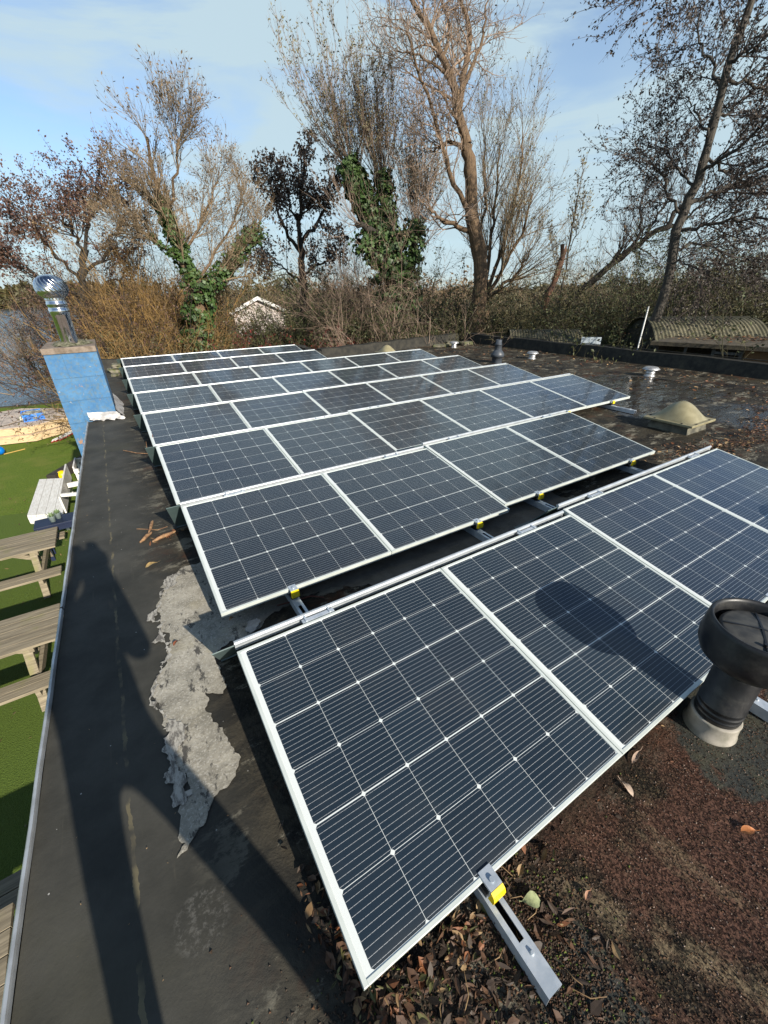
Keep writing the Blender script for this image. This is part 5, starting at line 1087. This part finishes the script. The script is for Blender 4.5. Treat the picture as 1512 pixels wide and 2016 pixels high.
shrub(645, 15.6, 1.6, 2.6, 'twig_red', 'berry_red', 'red stemmed berry shrub right of the house', 209, 44, per=2, lsz=(.03, .06), wr=.5, name='berry_shrub')
shrub(640, 19.0, 1.0, 3.8, 'twig_olive', 'leaf_green', 'dark green shrub at the foot of the dark tree', 210, 50, per=3)
shrub(725, 18.5, 0.8, 6.4, 'twig_pink', 'leaf_tan', 'pinkish bare shrub left of the pollarded trunk', 211, 60, per=.6, up=.5)
shrub(775, 15.8, 1.5, 4.4, 'twig_pink', 'leaf_olive', 'pinkish bare shrub in front of the pollarded trunk', 212, 60, per=.6, up=.4)
shrub(860, 17.0, 1.5, 4.4, 'twig_olive', 'leaf_green', 'olive leafy shrub between pollarded trunk and thick brown trunk', 213, 50, per=2)
shrub(1000, 17.5, 1.6, 4.2, 'twig_olive', 'leaf_olive', 'olive shrub right of the thick brown trunk', 214, 50, per=3)
shrub(1085, 18.5, 1.8, 4.3, 'twig_olive', 'leaf_olive', 'olive shrub at the foot of the broken trunk', 215, 50, per=3)
shrub(1170, 16.5, 1.6, 4.0, 'twig_olive', 'leaf_green', 'green shrub behind the white sheet and low arched shed', 216, 50, per=5)
shrub(1245, 17.5, 1.8, 4.8, 'twig_dark', 'leaf_green', 'dark green bush left of the alder trunk', 217, 50, per=5)
shrub(1345, 18.5, 2.0, 5.3, 'twig_dark', 'leaf_olive', 'tall olive bush behind the large arched shed', 218, 60, per=5)
shrub(1440, 18.5, 2.0, 5.4, 'twig_olive', 'leaf_olive', 'tall sunlit olive bush behind right end of the arched shed', 219, 60, per=5)
shrub(1515, 16.5, 2.0, 5.2, 'twig_olive', 'leaf_green', 'leafy bush at right edge above the leaf covered roof', 220, 60, per=5)
shrub(1130, 25, 3.0, 6.0, 'twig_tan', 'leaf_tan', 'pale bare thicket shrub behind the sapling', 221, 60, per=.5)
shrub(1220, 26, 3.0, 6.6, 'twig_tan', 'leaf_tan', 'pale bare thicket shrub under the leaning tree', 222, 60, per=.5)
shrub(1050, 26, 3.0, 5.6, 'twig_tan', 'leaf_olive', 'pale thicket shrub between thick trunk and broken trunk', 223, 60, per=.5)
shrub(500, 46, 4.0, 8.0, 'twig_tan', 'leaf_tan', 'bare brown thicket behind the ivy willow and house', 224, 70, per=.5)
shrub(705, 25, 1.8, 7.4, 'twig_pink', 'leaf_tan', 'bare pinkish thicket behind the dark tree', 225, 70, per=.6)
shrub(120, 29, 2.0, 4.6, 'twig_pink', 'leaf_purple', 'brownish shrub by the lake shore behind the cowl', 226, 60, per=1)

def brush(name, px0, px1, D0, D1, h0, h1, n, tw, lf, per, seed, lsz):
    """a mass of brush no one could count"""
    g = np.random.default_rng(seed); B = np.array([bear(g.uniform(px0, px1), g.uniform(D0, D1)) for _ in range(n)]); P = np.stack([B, B + np.array([0, 0, .2])], 1)
    a, ar = grow(P, np.full((n, 2), .022), 1, .5, 1, h0, h1, .35, .4, 7, .17, .9, g, 0, .3); b, br = grow(a, ar, 9, .15, 1, .3, 1.0, .8, .15, 5, .2, .5, g, .3, rmin=.006)
    parts = [(v, q, 0) for v, q in (tubes(a, ar, 3), tubes(b, br, 3))]; parts.append(leaves(b, per, lsz[0], lsz[1], .3, g, .1, .1, jit=.1) + (1,))
    v, q = join([p[:2] for p in parts]); mi = np.concatenate([np.full(len(p[1]), p[2]) for p in parts])
    return tag(fast_mesh(name, v, q, [MT[tw], MT[lf]], mi=mi, smooth=False), kind='stuff')
shrub(455, 22, 1.4, 2.95, 'twig_olive', 'leaf_olive', 'low olive shrub hiding the left foot of the gabled house', 231, 70, per=9)
shrub(512, 22, 1.6, 2.75, 'twig_tan', 'leaf_olive', 'low tan shrub hiding the middle of the gabled house', 232, 70, per=8)
shrub(572, 22, 1.6, 3.0, 'twig_red', 'leaf_green', 'low reddish shrub hiding the right foot of the gabled house', 233, 70, per=8)
brush('undergrowth', 205, 450, 16.5, 22, 2.0, 3.2, 330, 'twig_olive', 'leaf_olive', 11, 301, (.05, .10))
brush('undergrowth', 440, 600, 15, 19, 1.5, 2.3, 260, 'twig_olive', 'leaf_olive', 14, 311, (.05, .10))
brush('undergrowth', 590, 900, 17.5, 23, 2.2, 3.6, 420, 'twig_olive', 'leaf_green', 16, 312, (.05, .10))
brush('undergrowth', 700, 1010, 16, 22, 2.3, 3.6, 560, 'twig_olive', 'leaf_green', 12, 302, (.05, .11))
brush('undergrowth', 960, 1560, 16.5, 23, 2.5, 3.9, 900, 'twig_olive', 'leaf_olive', 14, 303, (.05, .11))
brush('bramble', 1190, 1290, 12.4, 13.2, 2.6, 3.3, 90, 'twig_olive', 'leaf_green', 12, 321, (.05, .10))
brush('bramble', 1440, 1560, 15.2, 16.4, 3.0, 4.0, 120, 'twig_olive', 'leaf_olive', 14, 322, (.05, .10))
shrub(600, 20.5, 1.8, 4.6, 'twig_dark', 'leaf_green', 'dense dark green bush under the dark tree', 241, 50, per=9)
shrub(830, 18.5, 1.5, 5.0, 'twig_dark', 'leaf_green', 'dense dark green bush right of the ivy trunk', 242, 46, per=9)
shrub(745, 19.5, 1.4, 4.6, 'twig_dark', 'leaf_green', 'dark green bush left of the ivy trunk base', 243, 40, per=8)
shrub(1290, 20.5, 1.8, 5.2, 'twig_dark', 'leaf_green', 'dense dark bush behind the alder trunk base', 244, 50, per=8)
shrub(1400, 21, 2.0, 5.8, 'twig_dark', 'leaf_green', 'tall dense bush behind the large arched shed, dark green', 245, 56, per=8)
brush('reed_bed', 930, 1560, 24, 34, 3.0, 4.9, 900, 'twig_tan', 'leaf_pale', 4, 304, (.12, .28))
brush('far_scrub', 620, 960, 26, 40, 3.4, 5.2, 800, 'twig_tan', 'leaf_tan', 5, 305, (.12, .28))
brush('far_scrub', 230, 420, 26, 40, 3.4, 5.2, 460, 'twig_tan', 'leaf_tan', 5, 315, (.12, .28))
brush('far_scrub', 380, 640, 50, 62, 4.4, 6.0, 460, 'twig_tan', 'leaf_olive', 6, 316, (.2, .4))
brush('far_shore_trees', -700, 320, 250, 275, 4, 11, 700, 'twig_tan', 'leaf_olive', 16, 306, (1.2, 2.6))
brush('field_hedge', 560, 1700, 120, 160, 3.2, 5.4, 800, 'twig_olive', 'leaf_olive', 12, 307, (.5, 1.1))

# ------------------------------------------------------------------ far house, sheds, pole, sheet
hs = thing('house', 'small house with pinkish gable and white bargeboards beyond the scrub', 'house', (0, 0, 0))
A0 = np.array([9.1, 38.6]); B0 = np.array([13.5, 37.3]); dv = (B0 - A0) / np.linalg.norm(B0 - A0); nv_ = np.array([-dv[1], dv[0]]); Wd = np.linalg.norm(B0 - A0); ez, az = 0.02, 1.12
def hp_(u, w, z): p = A0 + dv * u + nv_ * w; return (p[0], p[1], z)
MB().add([hp_(0.2, 0, GZ), hp_(Wd - .2, 0, GZ), hp_(Wd - .2, 0, ez), hp_(Wd / 2, 0, az - .05), hp_(.2, 0, ez), hp_(.2, 7, GZ), hp_(Wd - .2, 7, GZ), hp_(Wd - .2, 7, ez), hp_(Wd / 2, 7, az - .05), hp_(.2, 7, ez)],
         [(0, 1, 2, 3, 4), (5, 9, 8, 7, 6), (0, 4, 9, 5), (1, 6, 7, 2)]).build('wall', MT['white_wall'], hs)
rf = MB()
for s in (0, 1):
    e0 = -0.15 if s == 0 else Wd + .15
    q_ = [hp_(e0, -.25, ez - .04), hp_(Wd / 2, -.25, az + .02), hp_(Wd / 2, 7.2, az + .02), hp_(e0, 7.2, ez - .04)]; rf.add(q_ + [(x, y, z + .1) for x, y, z in q_], [(0, 1, 2, 3), (7, 6, 5, 4), (0, 4, 5, 1), (1, 5, 6, 2), (2, 6, 7, 3), (3, 7, 4, 0)])
rf.build('roof', MT['roof_tile'], hs)
bb = MB().beam(hp_(-.2, -.30, ez - .02), hp_(Wd / 2 + .05, -.30, az + .06), .06, .24).beam(hp_(Wd / 2 - .05, -.305, az + .06), hp_(Wd + .2, -.305, ez - .02), .06, .24); bb.build('bargeboard', MT['white_paint'], hs)
corr = simple('old_corrugated_sheet', (0.17, 0.155, 0.10), (0.09, 0.085, 0.05), 2.5, 0.8, 0, 0.2, 20)
def vault(c, ax, Wv, rise, Ln, base, lab, ribs):
    """barrel-roofed shed: corrugated vault over dark walls"""
    t = thing('arched_shed', lab, 'shed', (c[0], c[1], 0), (0, 0, math.atan2(ax[1], ax[0])), 'corrugated sheds beyond the parapet')
    n, m = 26, ribs * 6; vs = []; fs = []
    for i in range(m + 1):
        x = Ln * i / m; rp = 0.013 * math.sin(i / 6 * 2 * math.pi)
        for j in range(n + 1):
            a = j / n * 2 - 1; z = base + rise * (1 - abs(a) ** 2.2) + rp; vs.append((x, a * Wv / 2, z))
    for i in range(m):
        for j in range(n): q = i * (n + 1) + j; fs.append((q, q + n + 1, q + n + 2, q + 1))
    MB().add(vs, fs, True).build('roof', corr, t)
    w_ = MB(); prof = [(a * Wv / 2 * .97, base + rise * (1 - abs(a) ** 2.2) - .04) for a in np.linspace(-1, 1, 15)]; k = len(prof)
    for x in (.08, Ln - .08): w_.add([(x, y, z) for y, z in prof] + [(x, Wv / 2 * .97, GZ), (x, -Wv / 2 * .97, GZ)], [tuple(range(k + 2))])
    for s in (-1, 1): w_.box(.08, Ln - .08, s * Wv / 2 * .97 - .02, s * Wv / 2 * .97 + .02, GZ, base)
    w_.build('wall', simple('mossy_dark_boards', (0.04, 0.04, 0.022), (0.02, 0.019, 0.014), 5, .9), t); return t
axB = np.array([0.73, -0.69]) / math.hypot(0.73, 0.69); yB = np.array([-axB[1], axB[0]])
pA = bear(1008, 13.7)[:2] + yB * 1.2; vault((pA[0], pA[1]), axB, 2.4, 0.50, 2.1, -0.12, 'low arched corrugated shed roof peeping over the parapet, left', 26)
pB = bear(1300, 12.5)[:2] + yB * 1.4; vault((pB[0], pB[1]), axB, 2.8, 0.55, 2.5, 0.26, 'larger arched corrugated shed roof behind the alder trunk', 30)
ls = thing('lean_to_shed', 'low open shed with leaf strewn roof, black opening and orange plywood', 'shed', (0, 0, 0))
rfm = simple('leafy_shed_roof', (0.10, 0.08, 0.05), (0.045, 0.038, 0.026), 9, .9, 0, .5, 30)
f0, f1 = bear(1300, 11.7)[:2], bear(1620, 11.5)[:2]; fd = (f1 - f0) / np.linalg.norm(f1 - f0); fb = np.array([-fd[1], fd[0]]); fb = fb if fb[0] > 0 else -fb; FL = float(np.linalg.norm(f1 - f0))
def sp3(u, w): p = f0 + fd * u + fb * w; return (float(p[0]), float(p[1]))
MB().prism([sp3(-.1, -.12), sp3(FL, -.12), sp3(FL, 3.4), sp3(.5, 3.4)], 0.37, 0.45).build('roof', rfm, ls)
MB().prism([sp3(.1, 1.2), sp3(FL, 1.2), sp3(FL, 1.3), sp3(.1, 1.3)], GZ, .37).prism([sp3(-.02, .0), sp3(.06, .0), sp3(.06, 3.2), sp3(-.02, 3.2)], GZ, .37).build('wall', MT['tar'], ls)
MB().prism([sp3(1.60, .02), sp3(FL - .1, .02), sp3(FL - .1, .06), sp3(1.60, .06)], GZ, .365).build('plywood_panel', MT['plywood'], ls)
pm = simple('grey_post', (0.10, 0.10, 0.095), (0.06, 0.06, 0.055), 6, .8)
for u in (.55, 1.05, 1.52): MB().prism([sp3(u, .0), sp3(u + .05, .0), sp3(u + .05, .05), sp3(u, .05)], GZ, .365).build('post', pm, ls)
MB().beam(sp3(1.06, .02) + (.28,), sp3(1.55, .02) + (.28,), .04, .05).build('rail', pm, ls)
litter('shed_roof_leaves', [(float(sp3(1.8, 1.6)[0]), float(sp3(1.8, 1.6)[1]), 1.1, 2.4, 900, math.atan2(fb[1], fb[0]), [0, 2, 1, 4, 0])], 41, .05, .1, .02, .3)
for k_ in range(len(bpy.data.objects['shed_roof_leaves'].data.vertices)): bpy.data.objects['shed_roof_leaves'].data.vertices[k_].co.z += 0.452
pl = MB().tube([(10.90, 5.64, -1.0), (11.15, 5.76, 1.10)], [.018, .016], 8); tag(pl.build('white_pole', MT['white_paint']), 'thin white pole leaning in front of the alder trunk', 'pole')
shm = simple('pale_sheet', (0.52, 0.58, 0.62), (0.42, 0.48, 0.52), 3, .6)
wc = bear(1168, 13.0)[:2]; wr_ = np.array([0.62, -0.78]); wf_ = np.array([0.78, 0.62]); q4 = [wc - wr_ * .24, wc + wr_ * .24, wc + wr_ * .24 + wf_ * .02, wc - wr_ * .24 + wf_ * .02]
sp_ = MB().prism([(float(p[0]), float(p[1])) for p in q4], GZ, .37); tag(sp_.build('white_sheet', shm), 'pale upright sheet standing right of the low arched shed', 'sheet')

# ------------------------------------------------------------------ the person taking the picture, behind the camera: casts the long shadow
def person():
    t = thing('person', 'person in a dark jacket standing feet apart behind the camera, arms raised', 'person', (0, 0, 0))
    J = {}; E_ = []; Rr = []; P = []
    def j(n, p, r, par=None):
        J[n] = len(P); P.append(p); Rr.append(r)
        if par is not None: E_.append((J[par], J[n]))
    cx, cy = -0.28, -0.84
    j('pelvis', (cx, cy, .95), .16); j('waist', (cx, cy, 1.08), .165, 'pelvis'); j('chest', (cx + .02, cy, 1.22), .17, 'waist'); j('neck', (cx + .12, cy + .02, 1.42), .065, 'chest')
    j('head0', (cx + .14, cy + .045, 1.51), .08, 'neck'); j('head1', (cx + .14, cy + .05, 1.59), .094, 'head0'); j('head2', (cx + .14, cy + .04, 1.665), .068, 'head1')
    for s, nm in ((-1, 'l'), (1, 'r')):
        fx = cx + (-.08 if s < 0 else .48)
        j(nm + 'hip', (cx + s * .085, cy, .90), .082, 'pelvis'); j(nm + 'knee', ((cx + s * .085 + fx) / 2, cy + .03, .50), .052, nm + 'hip'); j(nm + 'ank', (fx, cy - .02, .09), .050, nm + 'knee')
        j(nm + 'heel', (fx, cy - .02, .045), .043, nm + 'ank'); j(nm + 'toe', (fx + s * .05, cy + .17, .035), .032, nm + 'heel')
        hx, hy, hz = -0.20 + s * .05, -0.45, 1.49                     # hands up at the phone
        j(nm + 'sho', (cx + (.13 if s > 0 else -.17), cy, 1.31), .07, 'chest'); j(nm + 'elb', (cx + (.20 if s > 0 else -.20), cy + .16, 1.05 if s > 0 else 1.14), .05, nm + 'sho'); j(nm + 'wri', (hx + s * .02, hy - .05, hz - .07), .034, nm + 'elb')
        j(nm + 'palm', (hx + s * .012, hy, hz), .032, nm + 'wri')
        for k, (dx, l) in enumerate(((-.028, .062), (-.010, .072), (.010, .068), (.028, .052))):
            j(nm + 'f%da' % k, (hx + dx * .6, hy + .015, hz + .045 + .003 * k), .0105, nm + 'palm'); j(nm + 'f%db' % k, (hx + dx - s * .01, hy + .005, hz + .045 + l * .8), .008, nm + 'f%da' % k)
        j(nm + 'th0', (hx - s * .035, hy - .01, hz + .015), .011, nm + 'palm'); j(nm + 'th1', (hx - s * .05, hy - .02, hz + .05), .009, nm + 'th0')
    me = bpy.data.meshes.new('body'); me.from_pydata(P, E_, []); o = bpy.data.objects.new('body', me); C.objects.link(o); o.parent = t
    md = o.modifiers.new('skin', 'SKIN'); md.use_smooth_shade = True
    sv = me.skin_vertices[0].data
    for i, r in enumerate(Rr): sv[i].radius = (r, r); sv[i].use_root = (i == 0)
    o.modifiers.new('sub', 'SUBSURF').levels = 2; o.modifiers['sub'].render_levels = 2
    me.materials.append(MT['jacket'])
    hb = MB(); pr = [(.001, .11)] + [(.10 * math.sin(math.pi * i / 16), .10 * math.cos(math.pi * i / 16)) for i in range(1, 10)]
    hb.lathe(pr, 24, (cx + .14, cy + .035, 1.61)); hb.build('hair', MT['hair'], t)
    return t
person()
